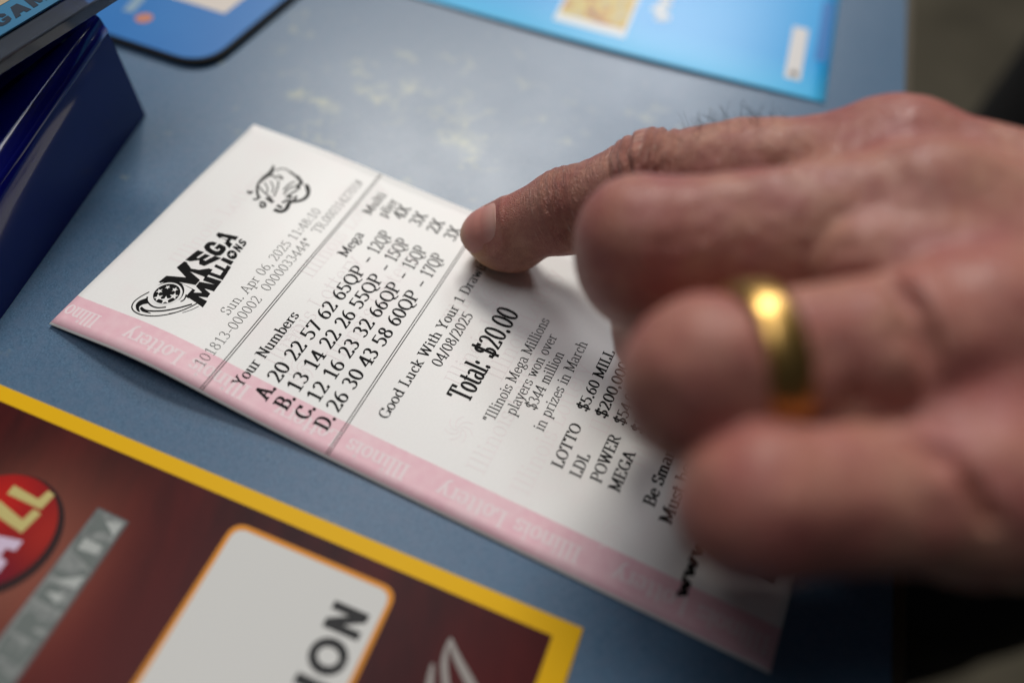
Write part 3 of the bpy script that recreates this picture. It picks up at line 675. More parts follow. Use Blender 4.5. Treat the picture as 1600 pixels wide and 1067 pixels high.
# wall: station along the side s=0 (far corner) .. 1 (near end); profile from the foot up to the rim
bot0, bot1 = np.array([-115.5, 175.0]), np.array([-129.5, 22.0])
rim0, rim1 = np.array([-119.5, 172.5]), np.array([-184.0, 24.0])
def wallpt(s, h):
    """the wall stands nearly upright from the foot to a crease, then sweeps inwards under the tray"""
    b = bot0+(bot1-bot0)*s; r_ = rim0+(rim1-rim0)*s
    zc = 33.0-24.0*min(s, .62); hc0 = .5
    mid_ = b+np.array([-1.5-3.0*s, -.5])
    def raw(q):
        if q < hc0: f = q/hc0; X = b+(mid_-b)*f; return np.array([X[0], X[1], zc*f])
        f = (q-hc0)/(1-hc0); X = mid_+(r_-mid_)*f; return np.array([X[0], X[1], zc-.8*f])
    e = .13; X = sum(raw(min(1, max(0, h+e*k)))*w_ for k, w_ in ((-1, .2), (-.5, .2), (0, .2), (.5, .2), (1, .2))) if .14 < h < .86 else raw(h)
    return (X[0], X[1], X[2]+.05)
ns, nh = 24, 46
V = []; F = []
for i in range(ns):
    for j in range(nh): V.append(wallpt(i/(ns-1), j/(nh-1)))
for i in range(ns-1):
    for j in range(nh-1): a = i*nh+j; F.append((a, a+1, a+nh+1, a+nh))
# far end wall turns the corner with a small radius and runs away to the left
base_n = len(V)
bk = np.array([-.80, .60]); nc = 10
for i in range(nc):
    f = i/(nc-1); 
    for j in range(nh):
        p = np.array(wallpt(0, j/(nh-1))); off = 0 if i == 0 else (f*90)
        curve = np.array([0.0, 1.0])*0.8*math.sin(min(f*12, 1.57)) if i else np.zeros(2)
        V.append((p[0]+bk[0]*off, p[1]+bk[1]*off+curve[1]*(1 if i else 0), p[2]))
for i in range(nc-1):
    for j in range(nh-1): a = base_n+i*nh+j; F.append((a, a+nh, a+nh+1, a+1))
b2 = len(V)
farL = V[base_n+(nc-1)*nh+nh-1]; V += [V[nh-1], V[(ns-1)*nh+nh-1], (farL[0]-80, farL[1]-140, 37.05), farL]
F.append((b2, b2+3, b2+2, b2+1))
V += [V[0], V[(ns-1)*nh], (farL[0]-80, farL[1]-140, .05), V[base_n+(nc-1)*nh]]
F.append((b2+4, b2+5, b2+6, b2+7)); F.append((b2+5, b2+1, b2+2, b2+6)); F.append((b2+6, b2+2, b2+3, b2+7))
crease = [np.array(wallpt(s_/30, .5))+np.array([-1.2, 0, -1.55]) for s_ in range(31)]  # rounded bead added along the crease so a lamp highlight streaks there
Vb, Fb = tube(crease, 1.9, 20)
obj('glint_bead', Vb, Fb, m_body, hold, smooth=True)
hb = obj('holder_body', V, F, m_body, hold, smooth=True)
bm = bmesh.new(); bm.from_mesh(hb.data); bmesh.ops.recalc_face_normals(bm, faces=bm.faces[:]); bm.to_mesh(hb.data); bm.free()
hb.data.polygons.foreach_set('use_smooth', [len(p.vertices) == 4 and p.index < (ns-1)*(nh-1)+(nc-1)*(nh-1) for p in hb.data.polygons])
HD = np.array([.40, .917]); HN = np.array([-.917, .40])     # along the tray rim / inwards
H0 = np.array([-112.8, 169.6])
def hc(a, b, z): X = H0+HD*a+HN*b; return (X[0], X[1], z)
m_clear = mat('clear_acrylic', (.42, .48, .58), .05); bb = m_clear.node_tree.nodes['Principled BSDF']
bb.inputs['Transmission Weight'].default_value = .9; bb.inputs['IOR'].default_value = 1.47
V, F = prism([hc(-150, 0, 0)[:2], hc(8, 0, 0)[:2], hc(8, 70, 0)[:2], hc(-150, 70, 0)[:2]], 38.0, 41.0, .5)
obj('clear_tray', V, F, m_clear, hold)
m_sky = mat('insert_blue', (.06, .24, .42), .4); t = NT(m_sky); oc = t.coord(); t.base(t.mix(t.noise(oc, 30, 2, .5), (.022, .11, .23), (.05, .20, .34)))
V, F = prism([hc(-148, 6, 0)[:2], hc(4, 6, 0)[:2], hc(4, 68, 0)[:2], hc(-148, 68, 0)[:2]], 41.3, 41.7, .05)
obj('insert_card', V, F, m_sky, hold)
f_ = Flat(lambda a, b: hc(a, b, 41.78))
a0 = -22.0
for ch, wd in (('G', 4.1), ('A', 4.6), ('M', 5.2)):
    block(f_, ch, (a0, 8.2), (a0+wd, 8.2), (a0+wd+.9, 12.6), (a0+.9, 12.6)); a0 += wd+.7
f_.build('insert_lettering', mat('insert_ink', (.022, .035, .055), .4), hold)
f_ = Flat(lambda a, b: hc(a, b, 41.78)); f_.poly([(-30, 15), (-12, 15), (-12, 30), (-30, 30)]); f_.build('insert_picture', mat('insert_tan', (.42, .33, .22), .4), hold)

# ------------------------------------------------------------------ the person: hand, ring, sleeve, jacket
# skeleton of the left hand (mm); index finger stretched out, the other three curled into the palm
J = dict(
 i=[(-7.7, 138.4, 9.0), (9.1, 137.9, 21.6), (27.5, 138.4, 35.0), (72.5, 131.5, 55.5)],
 m=[(43.0, 99.0, 22.0), (31.0, 99.0, 27.0), (21.8, 104.5, 52.0), (69.0, 109.5, 63.0)],
 r=[(54.0, 80.0, 30.0), (41.5, 76.0, 36.0), (30.0, 67.8, 63.6), (71.0, 80.0, 66.0)],
 p=[(57.0, 64.0, 30.0), (45.0, 58.5, 32.0), (37.4, 48.0, 62.4), (69.0, 54.0, 61.0)],
 t=[(48.0, 108.0, 11.5), (70.0, 122.0, 13.0), (100.0, 128.0, 28.0), (138.0, 110.0, 46.0)])
J = {k: [np.array(p, float) for p in v] for k, v in J.items()}
RAD = dict(i=[8.0, 10.2, 10.6, 11.2], m=[8.0, 9.0, 10.7, 11.4], r=[8.0, 9.2, 11.3, 11.8], p=[7.5, 8.6, 10.0, 11.2], t=[9, 10.5, 12.5, 15])
LO3 = np.array([-24., 26., -2.]); HI3 = np.array([186., 164., 92.]); H_ = 0.72
nx_, ny_, nz_ = [int(math.ceil(v)) for v in (HI3-LO3)/H_]
AX = [LO3[i]+H_*np.arange(n) for i, n in enumerate((nx_, ny_, nz_))]
class Field:
    def __init__(s): s.a = np.full((nx_, ny_, nz_), 60.0, np.float32)
    def sub(s, lo, hi):
        i0 = [max(0, int((lo[k]-LO3[k])/H_)) for k in range(3)]; i1 = [min(n, int((hi[k]-LO3[k])/H_)+2) for k, n in zip(range(3), (nx_, ny_, nz_))]
        sl = tuple(slice(a, b) for a, b in zip(i0, i1))
        X = AX[0][sl[0]][:, None, None].astype(np.float32); Y = AX[1][sl[1]][None, :, None].astype(np.float32); Z = AX[2][sl[2]][None, None, :].astype(np.float32)
        return sl, X, Y, Z
    def add(s, d, sl, k, sub=False):
        A = s.a[sl]
        if sub:
            h = np.clip(.5-.5*(A+d)/k, 0, 1); s.a[sl] = A*(1-h)-d*h+k*h*(1-h)
        elif k <= 0: s.a[sl] = np.minimum(A, d)
        else:
            h = np.clip(.5+.5*(d-A)/k, 0, 1); s.a[sl] = d*(1-h)+A*h-k*h*(1-h)
    def cone(s, a, b, ra, rb, k=3.0, sq=None, sub=False, mid=None):
        a = np.array(a, float); b = np.array(b, float); mg = max(ra, rb)+9
        sl, X, Y, Z = s.sub(np.minimum(a, b)-mg, np.maximum(a, b)+mg)
        d = b-a; L2 = d@d
        px, py, pz = X-a[0], Y-a[1], Z-a[2]
        h = np.clip((px*d[0]+py*d[1]+pz*d[2])/L2, 0, 1)
        qx, qy, qz = px-h*d[0], py-h*d[1], pz-h*d[2]
        rr = ra+(rb-ra)*h
        if mid is not None: rr = rr-mid*4*h*(1-h)
        l2 = qx*qx+qy*qy+qz*qz
        if sq is not None:
            n, f = sq; n = np.array(n, float); n /= np.linalg.norm(n); dn = qx*n[0]+qy*n[1]+qz*n[2]; l2 = l2+dn*dn*(f*f-1)
        s.add(np.sqrt(np.maximum(l2, 1e-6))-rr, sl, k, sub)
    def ball(s, c, r, k=3.0, sub=False, sc_=(1, 1, 1)):
        c = np.array(c, float); mg = r*max(1/x for x in sc_)+9; sl, X, Y, Z = s.sub(c-mg, c+mg)
        d = np.sqrt(((X-c[0])*sc_[0])**2+((Y-c[1])*sc_[1])**2+((Z-c[2])*sc_[2])**2)-r
        s.add(d, sl, k, sub)
    def merge(s, o, k): s.add(o.a, (slice(None),)*3, k)
def finger(key, taper=(.5, .6, .5)):
    f = Field(); j = J[key]; r = RAD[key]
    for n in range(3): f.cone(j[n], j[n+1], r[n], r[n+1], 2.5, mid=taper[n])
    return f
idx = finger('i', (.1, .35, .3))
idx.ball((-3.0, 137.3, 8.6), 8.15, 4, sc_=(1, 1, 1.12))                # pad pressed on the paper
idx.ball(J['i'][2]+np.array([0, .5, .9]), 9.9, 4)                   # knuckle of the middle joint
idx.ball((45, 134.5, 42), 10.6, 8); idx.cone((33, 137, 30), (62, 130, 44), 8.5, 9.5, 6)
mdl = finger('m', (.5, .2, .6)); mdl.ball((20.5, 105, 50.5), 10.3, 5)
mdl.cone((25, 100.5, 49.5), (60, 101, 57), 10.2, 10.0, 6); mdl.ball((21.5, 101, 46), 9.8, 5)
rng_ = finger('r', (.5, .2, .4)); rng_.ball((29, 67.5, 60.5), 10.8, 5); rng_.cone((32, 66.5, 59), (66, 74, 62), 10.6, 10.8, 6)
pky = finger('p', (.5, .3, .4)); pky.ball((37.3, 49.5, 59.5), 9.7, 5); pky.cone((41, 54, 56), (74, 62, 53), 9.0, 10.5, 9)
pky.cone((44, 57, 48), (66, 62, 45), 8, 10, 8)
palm = Field()
CAR = dict(i=(130, 110, 58), m=(134, 101, 63), r=(134, 90, 62), p=(132, 78, 57))
MR = dict(i=(11.4, 13), m=(11.2, 14), r=(11.2, 14), p=(11.4, 13))
for k in 'imrp': palm.cone(J[k][3], CAR[k], MR[k][0], MR[k][1], 10)
palm.ball((73, 131.5, 55.6), 11.4, 5)                                    # knuckles of the fist
palm.ball((71, 109.5, 63.5), 11.4, 6); palm.ball((73, 81, 66), 11.6, 6); palm.ball((72, 57, 61.5), 11.5, 6)
palm.cone((61, 121, 54), (104, 114, 58), 9.5, 14, 7)
palm.cone((59, 96, 60.5), (104, 96, 62), 10, 15, 7)
palm.cone((62, 69.5, 59.5), (104, 78, 60), 10.5, 15, 7)
palm.cone((70, 58, 54), (112, 70, 54), 12, 15, 8)
palm.cone((80, 128, 48), (128, 112, 52), 13, 17, 12)                     # flesh of the palm
palm.cone((78, 100, 48), (128, 98, 52), 14, 18, 12)
palm.cone((78, 72, 48), (128, 84, 50), 13, 17, 12)
palm.cone((84, 61, 48), (124, 72, 46), 11, 15, 12); palm.cone((84, 66, 36), (124, 78, 38), 12, 14, 10)                       # little-finger edge of the hand
palm.cone((95, 122, 40), (130, 112, 45), 13, 15, 12)
palm.cone(CAR['m'], (190, 98, 62), 18, 21, 14, sq=((0, 0, 1), 1.15))
palm.cone((132, 90, 62), (190, 94, 58), 18, 21, 14)
thm = finger('t', (.2, .5, .3))
hand = palm
hand.merge(thm, 6.0)
hand.merge(idx, 5.0); hand.merge(mdl, .9); 
rp = rng_; rp.merge(pky, .6)
hand.merge(rp, .9)
# web folds where the curled fingers meet the back of the hand
for a, b, r, k in (((52, 98.5, 73.5), (63, 98.8, 76.5), 1.0, 3.0), ((54, 73.2, 78.5), (66, 75, 80), .8, 3.0), ((50, 122, 60), (60, 123, 66), 1.0, 3)):
    hand.cone(a, b, r, r*.4, k, sub=True)
# sharp creases between the curled fingers
for a, b, r in (((30, 84.5, 56), (44, 92, 67), 1.3), ((44, 92, 67), (53, 92.3, 70), 2.1), ((38, 57, 64), (50, 61, 70), 1.2), ((50, 61, 70), (60, 54, 72), 1.6), ((60, 54, 72), (65, 47, 69), 1.3), ((53, 91, 71), (58, 75, 76), 1.0), ((58, 75, 76), (61, 62, 72), 1.0)):
    hand.cone(a, b, r, r, .8, sub=True)
# flat contact with the paper
sl = (slice(None),)*3; Zc = AX[2][None, None, :].astype(np.float32)
d = .75-Zc; A = hand.a; k = 1.2; h = np.clip(.5-.5*(d-A)/k, 0, 1); hand.a = (d*(1-h)+A*h+k*h*(1-h)).astype(np.float32)

def surface_nets(A):
    """dual surface of the zero level set of A (grid spacing H_, origin LO3)"""
    S = A < 0
    sh = [n-1 for n in A.shape]
    acc = np.zeros(sh+[3], np.float32); cnt = np.zeros(sh, np.float32)
    def V_(o): return A[o[0]:o[0]+sh[0], o[1]:o[1]+sh[1], o[2]:o[2]+sh[2]]
    for ax in range(3):
        for u in (0, 1):
            for v in (0, 1):
                o = [0, 0, 0]; oa = [k_ for k_ in range(3) if k_ != ax]; o[oa[0]] = u; o[oa[1]] = v
                a = V_(o); o2 = list(o); o2[ax] = 1; b = V_(o2)
                m_ = (a < 0) != (b < 0); idx_ = np.nonzero(m_)
                t_ = a[idx_]/(a[idx_]-b[idx_])
                acc[idx_+(ax,)] += t_; acc[idx_+(oa[0],)] += u; acc[idx_+(oa[1],)] += v; cnt[idx_] += 1
    cells = np.nonzero(cnt > 0); ids = np.full(sh, -1, np.int64); ids[cells] = np.arange(len(cells[0]))
    P = (np.stack(cells, 1)+acc[cells]/cnt[cells][:, None])*H_+LO3
    Q = []
    for ax in range(3):
        a = S[:-1] if ax == 0 else (S[:, :-1] if ax == 1 else S[:, :, :-1]); b = S[1:] if ax == 0 else (S[:, 1:] if ax == 1 else S[:, :, 1:])
        c0, c1, c2 = np.nonzero(a != b); c = [c0, c1, c2]; oa = [k_ for k_ in range(3) if k_ != ax]
        ok = (c[oa[0]] > 0) & (c[oa[1]] > 0) & (c[oa[0]] < sh[oa[0]]) & (c[oa[1]] < sh[oa[1]])
        c = [x[ok] for x in c]; flip = a[tuple(c)]
        def g(du, dv): q = list(c); q[oa[0]] = q[oa[0]]-du; q[oa[1]] = q[oa[1]]-dv; return ids[tuple(q)]
        q = np.stack([g(0, 0), g(1, 0), g(1, 1), g(0, 1)], 1)
        if ax == 1: flip = ~flip
        q[flip] = q[flip][:, ::-1]; Q.append(q)
    return P, np.concatenate(Q)
P, Q = surface_nets(hand.a)
Q = Q[:, ::-1]
def edges_of(Q): return np.concatenate([Q[:, [0, 1]], Q[:, [1, 2]], Q[:, [2, 3]], Q[:, [3, 0]]])
def smooth_pts(P, Q, it, w):
    E = edges_of(Q); n = len(P); deg = np.bincount(E.ravel(), minlength=n)[:, None].astype(float)
    for _ in range(it):
        for ww in (w, -w*.96):
            s = np.stack([np.bincount(E[:, 0], P[E[:, 1], k], n)+np.bincount(E[:, 1], P[E[:, 0], k], n) for k in range(3)], 1)/deg
            P = P+ww*(s-P)
    return P
P = smooth_pts(P, Q, 6, .5)
def vnormals(P, Q):
    n = np.cross(P[Q[:, 2]]-P[Q[:, 0]], P[Q[:, 3]]-P[Q[:, 1]]); N = np.zeros_like(P)
    for k in range(4):
        for c in range(3): N[:, c] += np.bincount(Q[:, k], n[:, c], len(P))
    return N/(np.linalg.norm(N, axis=1)[:, None]+1e-12)
N = vnormals(P, Q)
# coordinates along and around the index finger
jj = J['i']; segl = [np.linalg.norm(jj[k+1]-jj[k]) for k in range(3)]
best = np.full(len(P), 1e9); S_ax = np.zeros(len(P)); LAT = np.zeros(len(P)); acc = 0
for k in range(3):
    d = jj[k+1]-jj[k]; L = segl[k]; d = d/L
    h = (P-jj[k])@d; hc_ = np.clip(h, -9 if k == 0 else 0, L); q = P-jj[k]-np.outer(hc_, d); dist = np.linalg.norm(q, axis=1)
    up = np.array([0, 0, 1.0]); up = up-d*(up@d); up /= np.linalg.norm(up); side = np.cross(d, up)
    mk = dist < best; best[mk] = dist[mk]; S_ax[mk] = (acc+hc_)[mk]; LAT[mk] = np.arctan2(q@side, q@up)[mk]
    acc += L
on_idx = np.clip(1-(best-13)/3, 0, 1)*(P[:, 0] < 70)
sD, sP = segl[0], segl[0]+segl[1]
dors = np.clip(np.cos(LAT)*1.3+.35, 0, 1)
disp = np.zeros(len(P))
wob = np.array([noise.noise(Vector(p*.22)) for p in P]) if False else np.sin(P[:, 1]*.9+P[:, 2]*.6)*.5+np.sin(P[:, 1]*.37+1.3+P[:, 0]*.2)*.5
def groove(s0, amp, wd, bow=0.0, wave=.5, lo=-9, hi=9):
    ss = s0+bow*(LAT**2)+wave*wob
    return -amp*np.exp(-((S_ax-ss)/wd)**2)*np.clip((LAT-lo)/.25, 0, 1)*np.clip((hi-LAT)/.25, 0, 1)
for s0, a, wd, bow in ((sP-6.6, .40, .75, 1.2), (sP-4.0, .30, .6, .8), (sP-1.2, .85, .95, .3), (sP+1.8, .42, .75, -.2), (sP+4.6, .75, .9, -.8), (sP+7.4, .30, .8, -1.2)):
    disp += groove(s0, a, wd, bow)*dors
for s0, a, wd, bow in ((sD-2.6, .16, .55, .8), (sD-.3, .38, .6, .5), (sD+1.9, .28, .55, .2), (sD+4.2, .18, .6, 0), (sD+7.5, .10, .6, 0), (sD+10.2, .12, .6, 0)):
    disp += groove(s0, a, wd, bow)*dors
disp += .15*np.exp(-((S_ax-sP-.3)/5.5)**2)*dors+.12*np.exp(-((S_ax-sD-.8)/4)**2)*dors
disp *= on_idx*1.35
nzv = np.array([(noise.noise(Vector(p*.14))*.42+noise.noise(Vector(p*.33))*.20) for p in P])
disp += nzv*np.clip((P[:, 0]-8)/14, 0, 1)
# nail bed, fold round the nail
NL0, NL1, NH = -7.0, 6.0, .92        # along the axis from the fingertip centre; half angle
NC = .30
sn = (S_ax-(NL0+NL1)/2)/((NL1-NL0)/2); ln = (LAT-NC)/NH
rn = (np.abs(sn)**2.6+np.abs(ln)**2.6)**(1/2.6)
disp += on_idx*(.42*np.exp(-((rn-1.22)/.16)**2)*np.clip((sn+1.25)*1.2, 0, 1)-.30*np.clip(1.05-rn, 0, .3)/.3)*(np.abs(ln) < 2)
# tendons and veins on the back of the hand, faint
def ridge(a, b, r, amp):
    global disp
    a = np.array(a, float); b = np.array(b, float); d = b-a; h = np.clip(((P-a)@d)/(d@d), 0, 1); q = P-a-np.outer(h, d); disp += amp*np.exp(-(np.linalg.norm(q[:, :2], axis=1)/r)**2)*(N[:, 2] > .1)*np.sin(np.clip(h, .02, .98)*math.pi)**.5
for a, b, r, am in (((76, 131, 67), (126, 111, 72), 2.6, .6), ((74, 110, 75), (128, 101, 78), 2.6, .8), ((76, 85, 77), (128, 90, 76), 2.6, .6), ((78, 63, 74), (126, 78, 72), 2.4, .5), ((88, 122, 68), (108, 97, 76), 1.6, .5), ((92, 74, 74), (112, 90, 76), 1.6, .5)):
    ridge(a, b, r, am)
def fold(pts, r, amp):      # skin folds where the curled fingers leave the hand
    global disp
    pts = [np.array(p, float) for p in pts]; dd = np.full(len(P), 1e9)
    for a, b in zip(pts[:-1], pts[1:]):
        d = b-a; h = np.clip(((P-a)@d)/(d@d), 0, 1); dd = np.minimum(dd, np.linalg.norm(P-a-np.outer(h, d), axis=1))
    disp += amp*np.exp(-(dd/r)**2)
fold([(51, 97, 73), (56, 92, 78), (60, 84, 80), (64, 75, 79)], 2.0, -.9)
fold([(46, 78, 77), (49, 72, 76), (50, 66, 73)], 1.6, -.45)
fold([(52.5, 91.5, 73), (53.5, 96.5, 73.5), (53, 101, 74)], 1.6, -1.7)
fold([(46, 89.5, 70), (50, 91, 72), (54, 91, 74)], 2.0, -2.0)
fold([(54, 88, 74), (57, 74, 76), (60.5, 64, 72)], 2.0, -1.5)
fold([(50, 62, 71), (55, 59, 73), (59, 54, 72)], 2.2, -1.6)
fold([(44, 92, 66), (47.5, 93.5, 68), (51, 92.5, 69)], 2.0, -1.8)
fold([(50, 119, 66), (55, 124, 66), (58, 130, 65)], 1.8, -1.1)
fold([(50, 88, 77), (53, 80, 79), (56, 72, 77)], 1.7, -.5)
fold([(56, 88, 78), (55.5, 82, 79)], 3.0, .6)
fold([(55, 70, 76), (61, 67, 77), (66, 60, 75)], 2.2, -.8)
P = P+N*disp[:, None]
N = vnormals(P, Q)
# skin colour masks: redder over joints and fingertips
kn = np.zeros(len(P))
for c_, r_ in ((J['i'][2], 11), (J['i'][1], 9), (J['i'][0]+np.array([-3, 0, 0]), 9), (J['m'][2], 13), (J['r'][2], 14), (J['p'][2], 13), (J['i'][3]+np.array([0, 0, 10]), 14), ((64, 88, 80), 12), ((66, 64, 76), 12)):
    kn = np.maximum(kn, np.exp(-(np.linalg.norm(P-np.array(c_), axis=1)/r_)**2))
person = empty('person', (330, 300, -952))
tag(person, 'person in a black jacket pressing the index finger of the left hand on the ticket', 'person')
m_skin = mat('skin', (.42, .20, .15), .42, spec=.4)
t = NT(m_skin); oc = t.coord()
ak = t.n('ShaderNodeAttribute', attribute_name='knuckle').outputs['Fac']; an_ = t.n('ShaderNodeAttribute', attribute_name='fingerpos').outputs['Vector']
aw = t.n('ShaderNodeAttribute', attribute_name='wrinkle').outputs['Fac']
n1_ = t.noise(oc, 95, 4, .62); n2_ = t.noise(oc, 420, 4, .65); n3_ = t.noise(oc, 1500, 3, .6)
c = t.mix(t.ramp(n1_, [(.35, (0, 0, 0)), (.65, (1, 1, 1))]), (.44, .215, .145), (.315, .098, .080))
c = t.mix(t.math('MULTIPLY', ak, .6), c, (.32, .075, .068))
c = t.mix(t.math('MULTIPLY', t.ramp(n2_, [(.42, (0, 0, 0)), (.70, (1, 1, 1))]), .5), c, (.26, .085, .07))
c = t.mix(t.math('MULTIPLY', t.ramp(n3_, [(.55, (0, 0, 0)), (.75, (1, 1, 1))]), .25), c, (.60, .36, .28))
tipm = t.n('ShaderNodeAttribute', attribute_name='tip').outputs['Fac']
c = t.mix(t.math('MULTIPLY', tipm, .8), c, (.50, .27, .13))
# fine cross lines on the index finger; pale dry skin on the crests
vm = t.n('ShaderNodeMapping'); vm.inputs['Scale'].default_value = (1.0, .16, .16); t.l(an_, vm.inputs['Vector'])
lines = t.noise(vm.outputs[0], 1.15, 4, .68, .4); lines2 = t.noise(vm.outputs[0], 3.1, 3, .6, .3)
dry = t.math('MULTIPLY', t.ramp(lines, [(.60, (0, 0, 0)), (.66, (1, 1, 1)), (.70, (0, 0, 0))]), t.math('MULTIPLY', aw, t.ramp(t.noise(an_, .55, 2, .5), [(.42, (0, 0, 0)), (.6, (1, 1, 1))])), 0)
c = t.mix(t.math('MULTIPLY', dry, .6), c, (.70, .55, .46))
t.base(c)
vo = t.n('ShaderNodeTexVoronoi'); vo.feature = 'DISTANCE_TO_EDGE'; vo.inputs['Scale'].default_value = 1500; t.l(oc, vo.inputs['Vector'])
cell = t.ramp(vo.outputs['Distance'], [(0, (0, 0, 0)), (.12, (1, 1, 1))])
hgt = t.math('ADD', t.math('MULTIPLY', cell, .25), t.math('MULTIPLY', n2_, .9))
lw = t.math('MULTIPLY', aw, t.math('ADD', t.math('MULTIPLY', t.math('ABSOLUTE', t.math('SUBTRACT', lines, .5)), 7.0), t.math('MULTIPLY', t.math('ABSOLUTE', t.math('SUBTRACT', lines2, .5)), 2.2)))
hgt = t.math('ADD', hgt, lw)
t.bump(hgt, .9, .00030)
t.rough(t.ramp(n2_, [(.3, (.36, .36, .36)), (.7, (.50, .50, .50))]))
t.b.inputs['Subsurface Weight'].default_value = .10; t.b.inputs['Subsurface Radius'].default_value = (1.0, .32, .16); t.b.inputs['Subsurface Scale'].default_value = .0022
def mesh_np(name, P, Q, m, parent, smooth=True):
    me = bpy.data.meshes.new(name); org = np.array(wloc(parent))
    me.vertices.add(len(P)); me.vertices.foreach_set('co', (P*MM-org).astype(np.float32).ravel())
    me.loops.add(Q.size); me.loops.foreach_set('vertex_index', Q.ravel().astype(np.int32))
    me.polygons.add(len(Q)); me.polygons.foreach_set('loop_start', np.arange(0, Q.size, 4, dtype=np.int32))
    me.polygons.foreach_set('use_smooth', np.ones(len(Q), bool))
    me.update(); me.validate(); me.materials.append(m)
    o = bpy.data.objects.new(name, me); col.objects.link(o); o.parent = parent; return o
hob = mesh_np('hand', P, Q, m_skin, person)
a_ = hob.data.attributes.new('knuckle', 'FLOAT', 'POINT'); a_.data.foreach_set('value', kn.astype(np.float32))
wr = on_idx*np.clip(dors, 0, 1)*(.12+1.0*np.exp(-((S_ax-sD-2.5)/7.5)**2)+.8*np.exp(-((S_ax-sP)/9)**2))*(S_ax > 9)
a_ = hob.data.attributes.new('wrinkle', 'FLOAT', 'POINT'); a_.data.foreach_set('value', wr.astype(np.float32))
tipw = np.clip((1.5-S_ax)/5, 0, 1)*on_idx; a_ = hob.data.attributes.new('tip', 'FLOAT', 'POINT'); a_.data.foreach_set('value', tipw.astype(np.float32))
fp = np.stack([S_ax, LAT*9, best], 1); a_ = hob.data.attributes.new('fingerpos', 'FLOAT_VECTOR', 'POINT'); a_.data.foreach_set('vector', fp.astype(np.float32).ravel())

# fingernail: a curved plate lying in its bed
d0 = (jj[1]-jj[0])/segl[0]; up = np.array([0, 0, 1.0]); up = up-d0*(up@d0); up /= np.linalg.norm(up); sd = np.cross(d0, up)
V = []; F = []; na, nb = 17, 19
def rad_idx(s): return RAD['i'][0]+(RAD['i'][1]-RAD['i'][0])*np.clip(s/segl[0], 0, 1)
for layer in (0, 1):
    for i in range(na):
        x_ = -1+2*i/(na-1)
        for j_ in range(nb):
            y_ = -1+2*j_/(nb-1)
            wy = (1-abs(x_)**4.5)**.5 if x_ < 0 else (1-abs(x_)**3.2)**.5
            s = (NL0+NL1)/2+x_*(NL1-NL0)/2; an = NC+y_*NH*max(wy, .35)
            # height: cylinder about the finger axis, bending down towards the free edge
            rr = rad_idx(s)+.05-(.0 if s > 0 else .018*s*s)
            rr = rr-.28*layer-.25*abs(y_)**4-.22*max(0, x_-.5)*2
            # closes on the rounded tip
            if s < 0: rr = math.sqrt(max((RAD['i'][0]+.28)**2-.62*s*s, 9))-.28*layer-.2*abs(y_)**4
            V.append(jj[0]+d0*s+rr*(math.cos(an)*up+math.sin(an)*sd))
for i in range(na-1):
    for j_ in range(nb-1):
        a = i*nb+j_; F.append((a, a+1, a+nb+1, a+nb)); b = a+na*nb; F.append((b, b+nb, b+nb+1, b+1))
per = [i for i in range(nb)]+[i*nb+nb-1 for i in range(1, na)]+[(na-1)*nb+i for i in range(nb-2, -1, -1)]+[i*nb for i in range(na-2, 0, -1)]
for k in range(len(per)): a, b = per[k], per[(k+1) % len(per)]; F.append((b, a, a+na*nb, b+na*nb))
m_nail = mat('nail', (.50, .24, .20), .4, spec=.35); t = NT(m_nail); at = t.n('ShaderNodeAttribute', attribute_name='nailpos'); spn = t.n('ShaderNodeSeparateXYZ'); t.l(at.outputs['Vector'], spn.inputs[0])
lun = t.ramp(spn.outputs[0], [(.0, (.44, .25, .14)), (.10, (.42, .21, .14)), (.24, (.46, .20, .165)), (.62, (.44, .19, .16)), (.86, (.50, .28, .24)), (1.0, (.48, .27, .22))])
t.base(lun); vm = t.n('ShaderNodeMapping'); vm.inputs['Scale'].default_value = (.6, 14, 1); t.l(at.outputs['Vector'], vm.inputs['Vector']); t.bump(t.noise(vm.outputs[0], 1.0, 2, .5), .12, .0001)
t.b.inputs['Subsurface Weight'].default_value = .15; t.b.inputs['Subsurface Scale'].default_value = .0015
nl = obj('fingernail', V, F, m_nail, person, smooth=True)
np_ = [((i/(na-1)), j_/(nb-1), 0) for _ in (0, 1) for i in range(na) for j_ in range(nb)]
a_ = nl.data.attributes.new('nailpos', 'FLOAT_VECTOR', 'POINT'); a_.data.foreach_set('vector', np.array(np_, np.float32).ravel())

# gold wedding ring on the ring finger
ra, rb = J['r'][2], J['r'][3]; dr = (rb-ra)/np.linalg.norm(rb-ra); rc = ra+dr*7.8
u1 = np.array([0, 0, 1.0]); u1 = u1-dr*(u1@dr); u1 /= np.linalg.norm(u1); u2 = np.cross(dr, u1)
prof = [(-3.3, -.1), (-3.25, .5), (-2.7, 1.05), (-1.4, 1.3), (0, 1.38), (1.4, 1.3), (2.7, 1.05), (3.25, .5), (3.3, -.1), (1.3, -.35), (-1.3, -.35)]
V = []; F = []; nr = 72; npf = len(prof)
for i in range(nr):
    th = 2*math.pi*i/nr
    for x_, y_ in prof:
        r_ = 11.75+y_; V.append(rc+dr*x_+r_*(math.cos(th)*u1*1.0+math.sin(th)*u2*1.0))
for i in range(nr):
    for j_ in range(npf):
        F.append((i*npf+j_, i*npf+(j_+1) % npf, ((i+1) % nr)*npf+(j_+1) % npf, ((i+1) % nr)*npf+j_))
m_gold = mat('gold', (.55, .335, .105), .34, 1.0); t = NT(m_gold); t.bump(t.noise(t.coord(), 900, 3, .6), .08, .0001)
ring = obj('wedding_ring', V, F, m_gold, person, smooth=True); ring['label'] = 'plain gold wedding band on the ring finger'

